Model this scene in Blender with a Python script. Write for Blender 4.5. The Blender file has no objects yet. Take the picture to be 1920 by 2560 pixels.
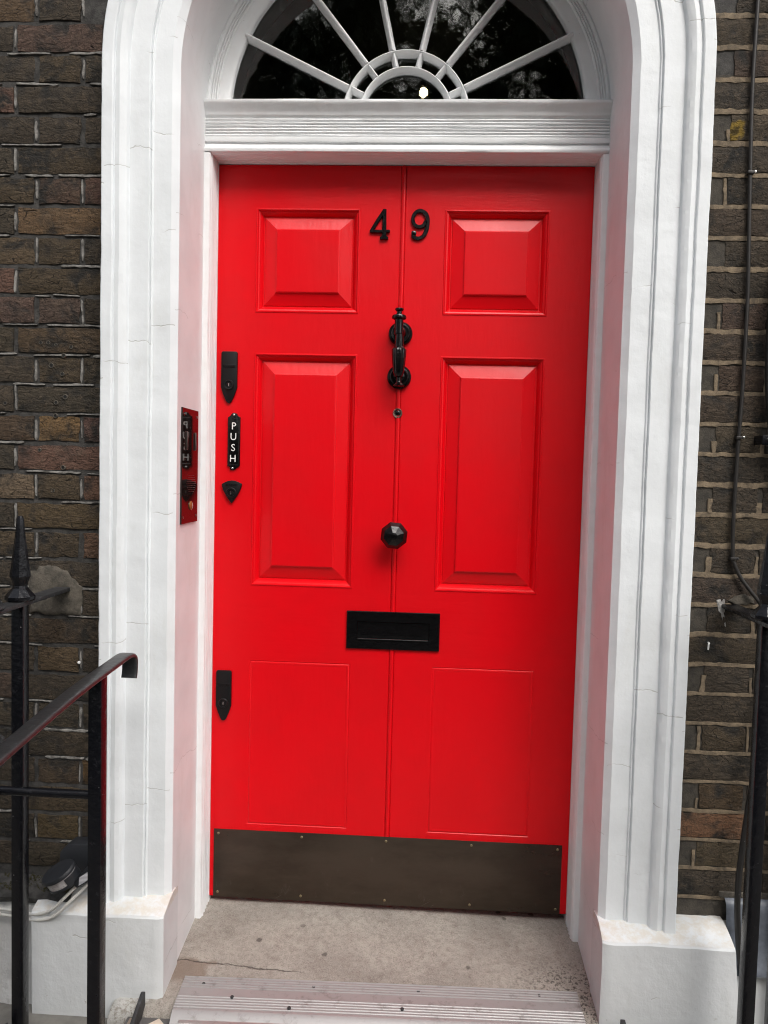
import bpy, bmesh, math, random
import numpy as np
from mathutils import Vector, Matrix, noise

random.seed(11)
rng = np.random.default_rng(11)
scene = bpy.context.scene
COL = scene.collection
PI = math.pi

# ---------------------------------------------------------------- camera
CAM = Vector((0.0718, -1.9162, 1.2791))
PITCH, YAW, ROLL = -0.0527, -0.0485, 0.0254
fwd = Vector((math.sin(YAW) * math.cos(PITCH), math.cos(YAW) * math.cos(PITCH), math.sin(PITCH)))
r0 = Vector((math.cos(YAW), -math.sin(YAW), 0))
u0 = r0.cross(fwd)
rgt = r0 * math.cos(ROLL) + u0 * math.sin(ROLL)
upv = -r0 * math.sin(ROLL) + u0 * math.cos(ROLL)
cam_data = bpy.data.cameras.new('camera')
cam = bpy.data.objects.new('camera', cam_data)
COL.objects.link(cam)
cam.matrix_world = Matrix(((rgt.x, upv.x, -fwd.x, CAM.x), (rgt.y, upv.y, -fwd.y, CAM.y),
                           (rgt.z, upv.z, -fwd.z, CAM.z), (0, 0, 0, 1)))
cam_data.sensor_fit = 'HORIZONTAL'
cam_data.sensor_width = 36.0
cam_data.lens = 36.0 * 1895.36 / 1920.0
cam_data.clip_start = 0.02
cam_data.clip_end = 500
scene.camera = cam

# ---------------------------------------------------------------- light
SUN_AZ, SUN_EL = math.radians(157), math.radians(48)     # azimuth clockwise from +Y
world = bpy.data.worlds.new('World')
scene.world = world
world.use_nodes = True
wn = world.node_tree
wn.nodes.clear()
sky = wn.nodes.new('ShaderNodeTexSky')
sky.sky_type = 'NISHITA'
sky.sun_disc = False
sky.sun_elevation = SUN_EL
sky.sun_rotation = SUN_AZ
sky.air_density = 1.0
sky.dust_density = 6.0
sky.ozone_density = 1.0
hsv = wn.nodes.new('ShaderNodeHueSaturation')            # cloud cover: nearly colourless sky
hsv.inputs['Saturation'].default_value = 0.48
bg = wn.nodes.new('ShaderNodeBackground')
bg.inputs['Strength'].default_value = 0.13
wo = wn.nodes.new('ShaderNodeOutputWorld')
wn.links.new(sky.outputs[0], hsv.inputs['Color'])
wn.links.new(hsv.outputs[0], bg.inputs['Color'])
wn.links.new(bg.outputs[0], wo.inputs['Surface'])
sun_data = bpy.data.lights.new('sun', 'SUN')
sun_data.energy = 1.3
sun_data.angle = math.radians(45)
sun_data.color = (1.0, 0.995, 0.985)
sun = bpy.data.objects.new('sun', sun_data)
COL.objects.link(sun)
sd = Vector((math.sin(SUN_AZ) * math.cos(SUN_EL), math.cos(SUN_AZ) * math.cos(SUN_EL), math.sin(SUN_EL)))
sun.rotation_euler = (-sd).to_track_quat('-Z', 'Y').to_euler()
sun.location = (3, -6, 8)
scene.view_settings.view_transform = 'Standard'
scene.view_settings.look = 'None'
scene.view_settings.exposure = 0.80
scene.view_settings.gamma = 1.0
scene.view_settings.use_curve_mapping = False
scene.cycles.pixel_filter_type = 'BLACKMAN_HARRIS'
scene.cycles.filter_width = 1.1
scene.cycles.use_denoising = True
scene.cycles.denoiser = 'OPENIMAGEDENOISE'
scene.cycles.denoising_input_passes = 'RGB_ALBEDO_NORMAL'
scene.cycles.denoising_prefilter = 'ACCURATE'
scene.cycles.max_bounces = 10
scene.cycles.diffuse_bounces = 5
scene.cycles.glossy_bounces = 4
scene.cycles.transmission_bounces = 6
scene.cycles.caustics_reflective = False
scene.cycles.caustics_refractive = False

# ---------------------------------------------------------------- key planes (metres)
YD = 0.265        # door face
YF = 0.188        # frame face
A = 0.549         # half width of the opening
ZS = 2.256        # springing of the arch
ZL, ZR = 2.3818, 2.3934   # topmost bed joint, left and right of the door
GAUGE = 0.075


# ================================================================ material helpers
class NT:
    def __init__(self, name):
        self.m = bpy.data.materials.new(name)
        self.m.use_nodes = True
        self.t = self.m.node_tree
        self.t.nodes.clear()
        self.out = self.n('OutputMaterial')
        self.p = self.n('BsdfPrincipled')
        self.link(self.p.outputs[0], self.out.inputs['Surface'])

    def n(self, kind, **kw):
        nd = self.t.nodes.new('ShaderNode' + kind)
        for k, v in kw.items():
            setattr(nd, k, v)
        return nd

    def link(self, a, b):
        self.t.links.new(a, b)

    def put(self, sock, v):
        if isinstance(v, bpy.types.NodeSocket):
            self.link(v, sock)
        elif isinstance(v, (tuple, list)) and len(v) == 3 and sock.type == 'RGBA':
            sock.default_value = (*v, 1)
        else:
            sock.default_value = v

    def set(self, **kw):
        for k, v in kw.items():
            self.put(self.p.inputs[k.replace('_', ' ')], v)

    def obj(self):
        return self.n('TexCoord').outputs['Object']

    def pos(self):
        return self.n('NewGeometry').outputs['Position']

    def scale(self, vec, s, off=None):
        mp = self.n('Mapping')
        self.put(mp.inputs['Vector'], vec)
        mp.inputs['Scale'].default_value = s
        if off is not None:
            self.put(mp.inputs['Location'], off)
        return mp.outputs[0]

    def noise(self, vec, s, detail=4, rough=0.55, dist=0.0):
        t = self.n('TexNoise')
        self.put(t.inputs['Vector'], vec)
        t.inputs['Scale'].default_value = s
        t.inputs['Detail'].default_value = detail
        t.inputs['Roughness'].default_value = rough
        t.inputs['Distortion'].default_value = dist
        return t.outputs['Fac']

    def voro(self, vec, s, feature='F1', rnd=1.0):
        t = self.n('TexVoronoi', feature=feature)
        self.put(t.inputs['Vector'], vec)
        t.inputs['Scale'].default_value = s
        t.inputs['Randomness'].default_value = rnd
        return t.outputs['Distance']

    def math(self, op, a, b=0.0, c=0.0, clamp=False):
        m = self.n('Math', operation=op)
        m.use_clamp = clamp
        self.put(m.inputs[0], a)
        self.put(m.inputs[1], b)
        self.put(m.inputs[2], c)
        return m.outputs[0]

    def ramp(self, v, a, b, lo=0.0, hi=1.0):
        m = self.n('MapRange')
        m.clamp = True
        m.interpolation_type = 'SMOOTHSTEP'
        self.put(m.inputs[0], v)
        m.inputs[1].default_value = a
        m.inputs[2].default_value = b
        m.inputs[3].default_value = lo
        m.inputs[4].default_value = hi
        return m.outputs[0]

    def mix(self, f, a, b, blend='MIX'):
        m = self.n('Mix', data_type='RGBA', blend_type=blend)
        self.put(m.inputs[0], f)
        self.put(m.inputs[6], a)
        self.put(m.inputs[7], b)
        return m.outputs[2]

    def bump(self, h, strength, dist, normal=None):
        b = self.n('Bump')
        b.inputs['Strength'].default_value = strength
        b.inputs['Distance'].default_value = dist
        self.put(b.inputs['Height'], h)
        if normal is not None:
            self.link(normal, b.inputs['Normal'])
        return b.outputs[0]

    def sep(self, v):
        s = self.n('SeparateXYZ')
        self.put(s.inputs[0], v)
        return s.outputs


def mat_brick(name, from_attr):
    k = NT(name)
    if from_attr:
        at = k.n('Attribute', attribute_name='tint')
        tint = at.outputs['Color']
        vec = k.pos()
    else:
        oi = k.n('ObjectInfo')
        tint = oi.outputs['Color']
        rnd = k.math('MULTIPLY', oi.outputs['Random'], 53.0)
        cmb = k.n('CombineXYZ')
        for i in range(3):
            k.link(rnd, cmb.inputs[i])
        va = k.n('VectorMath', operation='ADD')
        k.link(k.obj(), va.inputs[0])
        k.link(cmb.outputs[0], va.inputs[1])
        vec = va.outputs[0]
    n1 = k.noise(vec, 14, 5, 0.6, 0.4)
    n2 = k.noise(vec, 60, 6, 0.7)
    n3 = k.noise(vec, 260, 3, 0.6)
    wide = k.scale(vec, (1, 1, 2.6))
    n4 = k.noise(wide, 22, 6, 0.65, 1.2)
    soot = (0.021, 0.020, 0.018)
    c = k.mix(k.ramp(n1, 0.33, 0.56), soot, tint)
    c = k.mix(k.ramp(n2, 0.50, 0.66, 0.0, 0.7), c, k.mix(0.5, tint, (0.125, 0.092, 0.064)))
    c = k.mix(k.ramp(n3, 0.50, 0.66, 0.0, 0.45), c, (0.015, 0.014, 0.012))
    c = k.mix(k.ramp(n4, 0.60, 0.80, 0.0, 0.55), c, (0.085, 0.08, 0.072))
    pits = k.voro(vec, 130)
    pm = k.math('MULTIPLY', k.ramp(pits, 0.0, 0.22, 1.0, 0.0), k.ramp(n2, 0.42, 0.62))
    c = k.mix(k.math('MULTIPLY', pm, 0.8), c, (0.010, 0.009, 0.008))
    crk = k.voro(k.scale(wide, (1, 1, 1.6), None), 26, 'DISTANCE_TO_EDGE')
    cm = k.math('MULTIPLY', k.ramp(crk, 0.0, 0.035, 1.0, 0.0), k.ramp(n1, 0.48, 0.60))
    c = k.mix(k.math('MULTIPLY', cm, 0.7), c, (0.012, 0.011, 0.010))
    if not from_attr:
        # one yellow paint-like stain on the right wall
        P = k.sep(k.pos())
        dx = k.math('MULTIPLY', k.math('SUBTRACT', P[0], 0.806), 1.35)
        dz = k.math('SUBTRACT', P[2], 2.122)
        r = k.math('SQRT', k.math('ADD', k.math('MULTIPLY', dx, dx), k.math('MULTIPLY', dz, dz)))
        r = k.math('ADD', r, k.math('MULTIPLY', k.math('SUBTRACT', k.noise(k.pos(), 45, 4), 0.5), 0.06))
        c = k.mix(k.ramp(r, 0.018, 0.034, 0.85, 0.0), c, (0.22, 0.145, 0.022))
        c = k.mix(k.ramp(r, 0.006, 0.016, 0.85, 0.0), c, (0.035, 0.025, 0.008))
    h = k.math('ADD', k.math('MULTIPLY', n1, 0.9), k.math('ADD', k.math('MULTIPLY', n2, 0.55), k.math('MULTIPLY', n3, 0.14)))
    h = k.math('ADD', h, k.math('MULTIPLY', n4, 0.6))
    h = k.math('SUBTRACT', h, k.math('ADD', k.math('MULTIPLY', pm, 0.5), k.math('MULTIPLY', cm, 0.5)))
    k.set(Base_Color=c, Roughness=0.88, Normal=k.bump(h, 1.0, 0.011))
    k.p.inputs['Specular IOR Level'].default_value = 0.25
    return k.m


def mat_mortar(name, col, dark, yellow=False):
    k = NT(name)
    v = k.pos()
    n = k.noise(v, 35, 6, 0.7)
    n2 = k.noise(v, 240, 4, 0.7)
    c = k.mix(k.ramp(n, 0.38, 0.66), col, dark)
    c = k.mix(k.ramp(n2, 0.55, 0.7, 0, 0.5), c, tuple(x * 0.5 for x in col))
    h = k.math('ADD', n, k.math('MULTIPLY', n2, 0.5))
    k.set(Base_Color=c, Roughness=0.95, Normal=k.bump(h, 0.8, 0.004))
    return k.m


def mat_stucco(name, base, lump=0.5, crack=1.0, grime=0.0, warm=0.0):
    k = NT(name)
    v = k.pos()
    n1 = k.noise(v, 9, 4, 0.5)
    n2 = k.noise(v, 38, 5, 0.6)
    n3 = k.noise(k.scale(v, (1, 1, 0.25)), 160, 3, 0.6)
    c = k.mix(k.ramp(n1, 0.35, 0.7, 0, 1), base, tuple(x * 0.93 for x in base))
    c = k.mix(k.ramp(n2, 0.60, 0.78, 0, 0.35), c, (base[0] * 0.86, base[1] * 0.85, base[2] * 0.82))
    n5 = k.noise(k.scale(v, (1, 1, 0.35)), 7, 7, 0.7)
    c = k.mix(k.ramp(n5, 0.52, 0.70, 0, 0.45), c, (base[0] * 0.84, base[1] * 0.83, base[2] * 0.80))
    # hairline cracks: mostly level, wandering, broken up
    Q = k.sep(v)
    wz = k.math('ADD', Q[2], k.math('MULTIPLY', k.math('SUBTRACT', k.noise(v, 8, 4, 0.55), 0.5), 0.075))
    wz = k.math('ADD', wz, k.math('MULTIPLY', k.math('SIGN', Q[0]), 0.061))
    wz = k.math('ADD', wz, k.math('MULTIPLY', k.math('FLOOR', k.math('MULTIPLY', k.math('ABSOLUTE', Q[0]), 18.0)), 0.043))
    fr = k.math('FRACT', k.math('DIVIDE', wz, 0.235))
    e = k.math('MULTIPLY', k.math('ABSOLUTE', k.math('SUBTRACT', fr, 0.5)), 0.235)
    mask = k.ramp(k.noise(k.scale(v, (1, 1, 0.8)), 6.5, 2), 0.50, 0.57)
    cr = k.math('MULTIPLY', k.ramp(e, 0.0003, 0.0016, 1.0, 0.0), mask)
    cr = k.math('MULTIPLY', cr, crack)
    c = k.mix(k.math('MULTIPLY', cr, 0.62), c, (0.30, 0.28, 0.25))
    if grime:
        P = k.sep(v)
        if grime > 0.85:       # rain-washed dirt lying on the sloping ledge
            led = k.math('MULTIPLY', k.ramp(P[2], 0.143, 0.150), k.ramp(k.noise(v, 34, 6, 0.7), 0.36, 0.62))
            c = k.mix(k.math('MULTIPLY', led, 0.75), c, (0.60, 0.55, 0.47))
        low = k.ramp(P[2], 0.04, -0.08, 0.0, 1.0)
        gm = k.math('MULTIPLY', k.math('MULTIPLY', low, k.ramp(k.noise(v, 30, 8, 0.75), 0.60, 0.74)), grime)
        c = k.mix(gm, c, (0.34, 0.31, 0.26))
        specks = k.ramp(k.voro(v, 75), 0.0, 0.16, 1.0, 0.0)
        sm = k.math('MULTIPLY', k.math('MULTIPLY', specks, k.ramp(k.noise(v, 14, 5), 0.55, 0.64)), k.math('MULTIPLY', low, grime))
        c = k.mix(k.math('MULTIPLY', sm, 0.75), c, (0.09, 0.08, 0.065))
    h = k.math('ADD', k.math('MULTIPLY', n1, 1.2), k.math('ADD', k.math('MULTIPLY', n2, 0.45), k.math('MULTIPLY', n3, 0.10)))
    h = k.math('SUBTRACT', h, k.math('MULTIPLY', cr, 0.25))
    k.set(Base_Color=c, Roughness=0.55, Normal=k.bump(h, lump, 0.006))
    k.p.inputs['Specular IOR Level'].default_value = 0.35
    return k.m


def mat_wood_white(name):
    k = NT(name)
    v = k.pos()
    n1 = k.noise(v, 26, 4)
    n2 = k.noise(k.scale(v, (0.35, 1, 1)), 90, 4)
    c = k.mix(k.ramp(n1, 0.4, 0.75, 0, 0.6), (0.80, 0.815, 0.82), (0.75, 0.75, 0.74))
    chips = k.math('MULTIPLY', k.ramp(k.voro(v, 60), 0.0, 0.09, 1.0, 0.0), k.ramp(k.noise(v, 6, 4), 0.58, 0.66))
    c = k.mix(k.math('MULTIPLY', chips, 0.8), c, (0.17, 0.14, 0.11))
    h = k.math('ADD', n1, k.math('MULTIPLY', n2, 0.5))
    k.set(Base_Color=c, Roughness=0.30, Normal=k.bump(h, 0.35, 0.003))
    k.p.inputs['Specular IOR Level'].default_value = 0.45
    return k.m


def mat_red():
    k = NT('red_gloss_paint')
    v = k.pos()
    n0 = k.noise(v, 5, 3)
    n1 = k.noise(k.scale(v, (1, 1, 0.16)), 55, 5, 0.6)
    n2 = k.noise(v, 420, 2, 0.5)
    n3 = k.noise(k.scale(v, (0.14, 1, 1)), 70, 5, 0.6)
    c = k.mix(k.ramp(n0, 0.35, 0.7), (0.700, 0.0012, 0.0065), (0.655, 0.0012, 0.0058))
    nick = k.math('MULTIPLY', k.ramp(k.voro(v, 24), 0.0, 0.035, 1.0, 0.0), k.ramp(k.noise(v, 9, 3), 0.60, 0.64))
    c = k.mix(k.math('MULTIPLY', nick, 0.8), c, (0.30, 0.09, 0.06))
    n4 = k.noise(k.scale(v, (1, 1, 0.5)), 13, 3, 0.5)
    # brush marks run along the timber: across on the rails, up and down on stiles and panels
    z = k.sep(v)[2]
    rail = k.math('ADD', k.ramp(k.math('ABSOLUTE', k.math('SUBTRACT', z, 2.085)), 0.055, 0.065, 1, 0), k.ramp(k.math('ABSOLUTE', k.math('SUBTRACT', z, 0.828)), 0.10, 0.11, 1, 0), clamp=True)
    brush = k.math('ADD', k.math('MULTIPLY', n1, k.math('SUBTRACT', 1.0, rail)), k.math('MULTIPLY', n3, rail))
    h = k.math('ADD', k.math('ADD', k.math('MULTIPLY', brush, 0.7), k.math('MULTIPLY', n4, 1.1)), k.math('MULTIPLY', n2, 0.10))
    k.set(Base_Color=c, Roughness=k.ramp(n0, 0.3, 0.7, 0.29, 0.37), Normal=k.bump(h, 0.42, 0.0028))
    k.p.inputs['Specular IOR Level'].default_value = 0.34
    return k.m


def mat_black(name, col=(0.006, 0.006, 0.007), rough=0.22, bump=0.3, dust=0.0, spec=0.5, scale=45):
    k = NT(name)
    v = k.pos()
    n = k.noise(v, scale, 4, 0.6)
    c = col
    if dust:
        d = k.math('MULTIPLY', k.ramp(k.noise(v, 60, 6, 0.75), 0.52, 0.74), dust)
        c = k.mix(d, col, (0.085, 0.085, 0.09))
        sp = k.math('MULTIPLY', k.ramp(k.voro(v, 70), 0.0, 0.10, 1, 0), k.ramp(k.noise(v, 17, 3), 0.52, 0.57))
        c = k.mix(sp, c, (0.34, 0.33, 0.32))
    k.set(Base_Color=c, Roughness=rough, Normal=k.bump(n, bump, 0.003))
    k.p.inputs['Specular IOR Level'].default_value = spec
    return k.m


def mat_metal(name, col, rough, aniso=(1, 1, 1), bump=0.15, metal=1.0, dirt=None, dscale=40):
    k = NT(name)
    v = k.pos()
    n = k.noise(k.scale(v, aniso), 120, 4, 0.6)
    c = col
    if dirt is not None:
        d = k.ramp(k.noise(v, dscale, 7, 0.75), 0.52, 0.72, 0, 0.85)
        c = k.mix(d, col, dirt)
        sp = k.math('MULTIPLY', k.ramp(k.voro(v, 120), 0.0, 0.10, 1, 0), k.ramp(k.noise(v, 20, 3), 0.50, 0.60))
        c = k.mix(k.math('MULTIPLY', sp, 0.7), c, tuple(x * 0.25 for x in dirt))
    k.set(Base_Color=c, Metallic=metal, Roughness=rough, Normal=k.bump(n, bump, 0.0015))
    return k.m


def mat_plain(name, col, rough=0.6, bump=0.2, scale=80, var=0.12):
    k = NT(name)
    v = k.pos()
    n = k.noise(v, scale, 5, 0.65)
    c = k.mix(k.ramp(n, 0.35, 0.7), col, tuple(x * (1 - var) for x in col))
    k.set(Base_Color=c, Roughness=rough, Normal=k.bump(n, bump, 0.003))
    return k.m


def mat_stone():
    k = NT('worn_sandstone')
    v = k.pos()
    P = k.sep(v)
    n1 = k.noise(v, 7, 5, 0.6)
    n2 = k.noise(v, 60, 6, 0.75)
    n3 = k.noise(v, 330, 3, 0.7)
    c = k.mix(k.ramp(n1, 0.35, 0.68), (0.385, 0.358, 0.312), (0.285, 0.262, 0.228))
    c = k.mix(k.ramp(n2, 0.40, 0.70, 0, 0.75), c, (0.215, 0.188, 0.16))
    c = k.mix(k.ramp(k.noise(v, 11, 8, 0.8), 0.54, 0.72, 0, 0.6), c, (0.16, 0.14, 0.12))
    c = k.mix(k.ramp(n3, 0.52, 0.68, 0, 0.55), c, (0.42, 0.395, 0.36))
    c = k.mix(k.ramp(n3, 0.46, 0.34, 0, 0.60), c, (0.12, 0.10, 0.085))
    # worn brown patch by the left jamb, and lichen-black speckle by the right one
    ex = k.math('ADD', P[0], k.math('MULTIPLY', k.math('SUBTRACT', k.noise(v, 30, 4), 0.5), 0.10))
    ey = k.math('ADD', P[1], k.math('MULTIPLY', k.math('SUBTRACT', k.noise(v, 26, 4), 0.5), 0.05))
    brown = k.math('MULTIPLY', k.math('MULTIPLY', k.ramp(ex, -0.445, -0.462), k.ramp(ey, 0.045, 0.028)), k.ramp(ey, -0.050, -0.020))
    c = k.mix(k.math('MULTIPLY', brown, 0.8), c, (0.20, 0.155, 0.12))
    edge = k.math('MULTIPLY', k.ramp(ex, 0.28, 0.50), k.ramp(ey, 0.16, 0.02))
    spk = k.math('MULTIPLY', k.ramp(k.noise(v, 130, 3, 0.6), 0.53, 0.58), edge)
    c = k.mix(k.math('MULTIPLY', spk, 0.85), c, (0.045, 0.04, 0.033))
    sp = k.math('MULTIPLY', k.ramp(k.math('ADD', k.voro(v, 15), k.math('MULTIPLY', k.noise(v, 70, 3), 0.22)), 0.20, 0.25, 1, 0), k.ramp(k.noise(v, 5, 2), 0.46, 0.54))
    c = k.mix(k.math('MULTIPLY', sp, 0.80), c, (0.085, 0.075, 0.065))
    nose = k.math('MULTIPLY', k.ramp(ex, -0.570, -0.600), k.ramp(n2, 0.62, 0.48))
    c = k.mix(k.math('MULTIPLY', nose, 0.9), c, (0.50, 0.49, 0.46))
    # hairline crack running from the left jamb
    cy = k.math('ADD', k.math('SUBTRACT', P[1], 0.028), k.math('MULTIPLY', k.math('ADD', P[0], 0.45), 0.05))
    cy = k.math('ADD', cy, k.math('MULTIPLY', k.math('SUBTRACT', k.noise(v, 22, 4), 0.5), 0.030))
    cr = k.math('MULTIPLY', k.ramp(k.math('ABSOLUTE', cy), 0.0006, 0.0022, 1, 0), k.ramp(P[0], -0.18, -0.26))
    c = k.mix(k.math('MULTIPLY', cr, 0.75), c, (0.06, 0.05, 0.045))
    h = k.math('ADD', k.math('ADD', n2, k.math('MULTIPLY', n3, 0.5)), k.math('MULTIPLY', cr, -0.7))
    k.set(Base_Color=c, Roughness=0.88, Normal=k.bump(h, 0.9, 0.005))
    return k.m


def mat_glass():
    k = NT('old_crown_glass')
    v = k.pos()
    n = k.math('ADD', k.noise(v, 26, 3, 0.5, 0.6), k.math('MULTIPLY', k.noise(v, 75, 2), 0.25))
    k.t.nodes.remove(k.p)
    g = k.n('BsdfGlass')
    g.inputs['IOR'].default_value = 1.58
    g.inputs['Roughness'].default_value = 0.0
    g.inputs['Color'].default_value = (0.93, 0.95, 0.93, 1)
    k.link(k.bump(n, 0.03, 0.004), g.inputs['Normal'])
    k.link(g.outputs[0], k.out.inputs['Surface'])
    return k.m


def mat_emit(name, col, strength):
    k = NT(name)
    k.set(Base_Color=(0.8, 0.8, 0.8), Emission_Color=col, Emission_Strength=strength)
    return k.m


def mat_leaf(name, col):
    k = NT(name)
    oi = k.noise(k.pos(), 1.1, 3)
    c = k.mix(k.ramp(oi, 0.3, 0.7), col, tuple(x * 0.55 for x in col))
    k.set(Base_Color=c, Roughness=0.5)
    return k.m


M = {}
M['brick'] = mat_brick('weathered_stock_brick', False)
M['brick_far'] = mat_brick('weathered_stock_brick_field', True)
M['mortar_dark'] = mat_mortar('sooty_mortar', (0.060, 0.057, 0.053), (0.026, 0.025, 0.023))
M['mortar_right'] = mat_mortar('dark_brown_mortar', (0.060, 0.052, 0.041), (0.03, 0.027, 0.022))
M['point_pale'] = mat_mortar('pale_lime_pointing', (0.27, 0.26, 0.24), (0.085, 0.080, 0.072))
M['point_tan'] = mat_mortar('tan_cement_pointing', (0.215, 0.165, 0.108), (0.10, 0.079, 0.055))
M['patch'] = mat_mortar('grey_cement_patch', (0.112, 0.098, 0.078), (0.050, 0.045, 0.036))
M['splash'] = mat_mortar('white_splash', (0.42, 0.41, 0.39), (0.16, 0.15, 0.14))
M['stucco'] = mat_stucco('white_stucco_paint', (0.785, 0.815, 0.83), 0.33, 0.8, 0.25)
M['reveal'] = mat_stucco('white_reveal_paint', (0.79, 0.80, 0.805), 0.25, 0.5, 0.5)
M['plinth'] = mat_stucco('white_plinth_paint', (0.69, 0.71, 0.715), 0.5, 0.8, 0.9)
M['rough_white'] = mat_stucco('rough_white_render', (0.62, 0.62, 0.61), 1.6, 0.4, 1.0)
M['wood'] = mat_wood_white('white_gloss_woodwork')
M['red'] = mat_red()
M['black'] = mat_black('black_gloss_ironmongery', (0.0032, 0.003, 0.0033), 0.18, 0.3, 0.0, 0.42)
M['black_matt'] = mat_black('black_satin_lock_cover', (0.0055, 0.0053, 0.0058), 0.40, 0.1, 0.0, 0.3)
M['iron'] = mat_black('black_painted_iron', (0.0040, 0.0042, 0.0058), 0.25, 0.7, 0.16, 0.36)
M['iron_rail'] = mat_black('black_worn_rail_paint', (0.020, 0.020, 0.021), 0.33, 0.45, 0.45)
M['slate'] = mat_black('dusty_black_iron', (0.020, 0.020, 0.021), 0.6, 0.9, 0.8)
_k = NT('dark_bronze_plate')
_v = _k.pos()
_n1 = _k.noise(_k.scale(_v, (0.5, 1, 1.4)), 6, 6, 0.7)
_n2 = _k.noise(_k.scale(_v, (0.05, 1, 1)), 160, 4, 0.6)
_n3 = _k.noise(_k.scale(_v, (1.0, 1, 0.35)), 30, 8, 0.8)
_P = _k.sep(_v)
_low = _k.ramp(_P[2], 0.075, 0.0)
_c = _k.mix(_k.ramp(_n1, 0.35, 0.68), (0.066, 0.049, 0.037), (0.092, 0.070, 0.053))
_c = _k.mix(_k.math('MULTIPLY', _k.ramp(_n3, 0.58, 0.70), _k.math('ADD', 0.15, _k.math('MULTIPLY', _low, 0.55))), _c, (0.16, 0.14, 0.12))
_sw = _k.n('VectorRotate', rotation_type='Y_AXIS')
_k.put(_sw.inputs['Vector'], _v)
_sw.inputs['Angle'].default_value = 0.55
_sc = _k.noise(_k.scale(_sw.outputs[0], (4, 1, 160)), 3.0, 2, 0.5)
_scr = _k.math('MULTIPLY', _k.ramp(_sc, 0.700, 0.715), _k.math('MULTIPLY', _low, _k.ramp(_k.noise(_v, 9, 2), 0.5, 0.56)))
_c = _k.mix(_k.math('MULTIPLY', _scr, 0.7), _c, (0.30, 0.27, 0.23))
_k.set(Base_Color=_c, Metallic=0.7, Roughness=_k.ramp(_n1, 0.3, 0.7, 0.26, 0.42), Normal=_k.bump(_k.math('ADD', _n2, _k.math('MULTIPLY', _k.noise(_v, 4, 2), 3.0)), 0.10, 0.002))
M['kick'] = _k.m
M['screw'] = mat_metal('aged_brass', (0.34, 0.28, 0.17), 0.4)
M['steel'] = mat_metal('tarnished_steel', (0.13, 0.125, 0.12), 0.07, (1, 1, 0.1), 0.03)
M['ic_plate'] = mat_black('dark_glossy_plate', (0.012, 0.0075, 0.0065), 0.05, 0.02, 0.0, 0.5, 12)
M['bar_steel'] = mat_metal('dull_steel_bar', (0.15, 0.125, 0.115), 0.3)
M['steel_light'] = mat_metal('bright_steel', (0.62, 0.60, 0.58), 0.25)
M['alu'] = mat_metal('dusty_aluminium', (0.335, 0.325, 0.320), 0.46, (0.06, 1, 1), 0.15, 0.35, (0.17, 0.155, 0.145), 26)
M['alu_dark'] = mat_metal('tarnished_aluminium', (0.42, 0.41, 0.40), 0.45, (0.06, 1, 1), 0.2, 0.7, (0.22, 0.2, 0.19), 30)
M['chrome'] = mat_metal('viewer_rim', (0.40, 0.31, 0.25), 0.25)
M['white_enamel'] = mat_plain('white_enamel', (0.85, 0.85, 0.83), 0.35, 0.02)
M['stone'] = mat_stone()
M['glass'] = mat_glass()
M['tile_cream'] = mat_plain('cream_clay_tile', (0.60, 0.53, 0.43), 0.5, 0.15, 60, 0.2)
M['tile_black'] = mat_plain('black_clay_tile', (0.022, 0.022, 0.026), 0.4, 0.15, 60, 0.3)
M['tile_tan'] = mat_plain('tan_border_tile', (0.30, 0.23, 0.18), 0.55, 0.2, 60, 0.2)
M['grout'] = mat_plain('grey_grout', (0.10, 0.098, 0.095), 0.9, 0.3)
M['paving'] = mat_plain('york_stone_paving', (0.19, 0.18, 0.16), 0.85, 0.5, 12, 0.35)
M['asphalt'] = mat_plain('asphalt', (0.05, 0.05, 0.052), 0.9, 0.5, 60, 0.3)
M['lead'] = mat_plain('lead_flashing', (0.115, 0.13, 0.155), 0.45, 0.35, 22, 0.45)
M['pvc'] = mat_plain('white_pvc_cable', (0.60, 0.59, 0.55), 0.4, 0.05)
M['rubber'] = mat_black('black_cable_sheath', (0.012, 0.0115, 0.011), 0.42, 0.2, 0.15)
M['cable_brown'] = mat_black('dark_brown_cable', (0.016, 0.014, 0.0125), 0.5, 0.2, 0.05)
M['plastic'] = mat_plain('anthracite_plastic', (0.014, 0.0155, 0.019), 0.55, 0.05, 200, 0.1)
M['lens'] = mat_plain('frosted_sensor_lens', (0.42, 0.40, 0.40), 0.25, 0.25, 190, 0.3)
M['amber'] = mat_plain('amber_button', (0.26, 0.095, 0.03), 0.25, 0.02)
M['moss'] = mat_plain('moss', (0.055, 0.050, 0.014), 0.95, 0.8, 200, 0.5)
M['hall'] = mat_plain('hall_paint', (0.10, 0.10, 0.09), 0.8, 0.1)
M['bark'] = mat_plain('plane_tree_bark', (0.16, 0.14, 0.10), 0.9, 0.8, 9, 0.5)
M['leaf'] = mat_leaf('plane_tree_leaf', (0.038, 0.055, 0.014))
M['bulb'] = mat_emit('lit_bulb', (1.0, 0.82, 0.50), 2.6)

# sticker with printed lines
_k = NT('printed_sticker')
_w = _k.n('TexWave', wave_type='BANDS', bands_direction='Z')
_k.put(_w.inputs['Vector'], _k.pos())
_w.inputs['Scale'].default_value = 95
_w.inputs['Distortion'].default_value = 0.3
_k.set(Base_Color=_k.mix(_k.ramp(_w.outputs['Fac'], 0.55, 0.75, 0, 0.75), (0.62, 0.62, 0.64), (0.16, 0.16, 0.18)), Roughness=0.5)
M['sticker'] = _k.m


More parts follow.
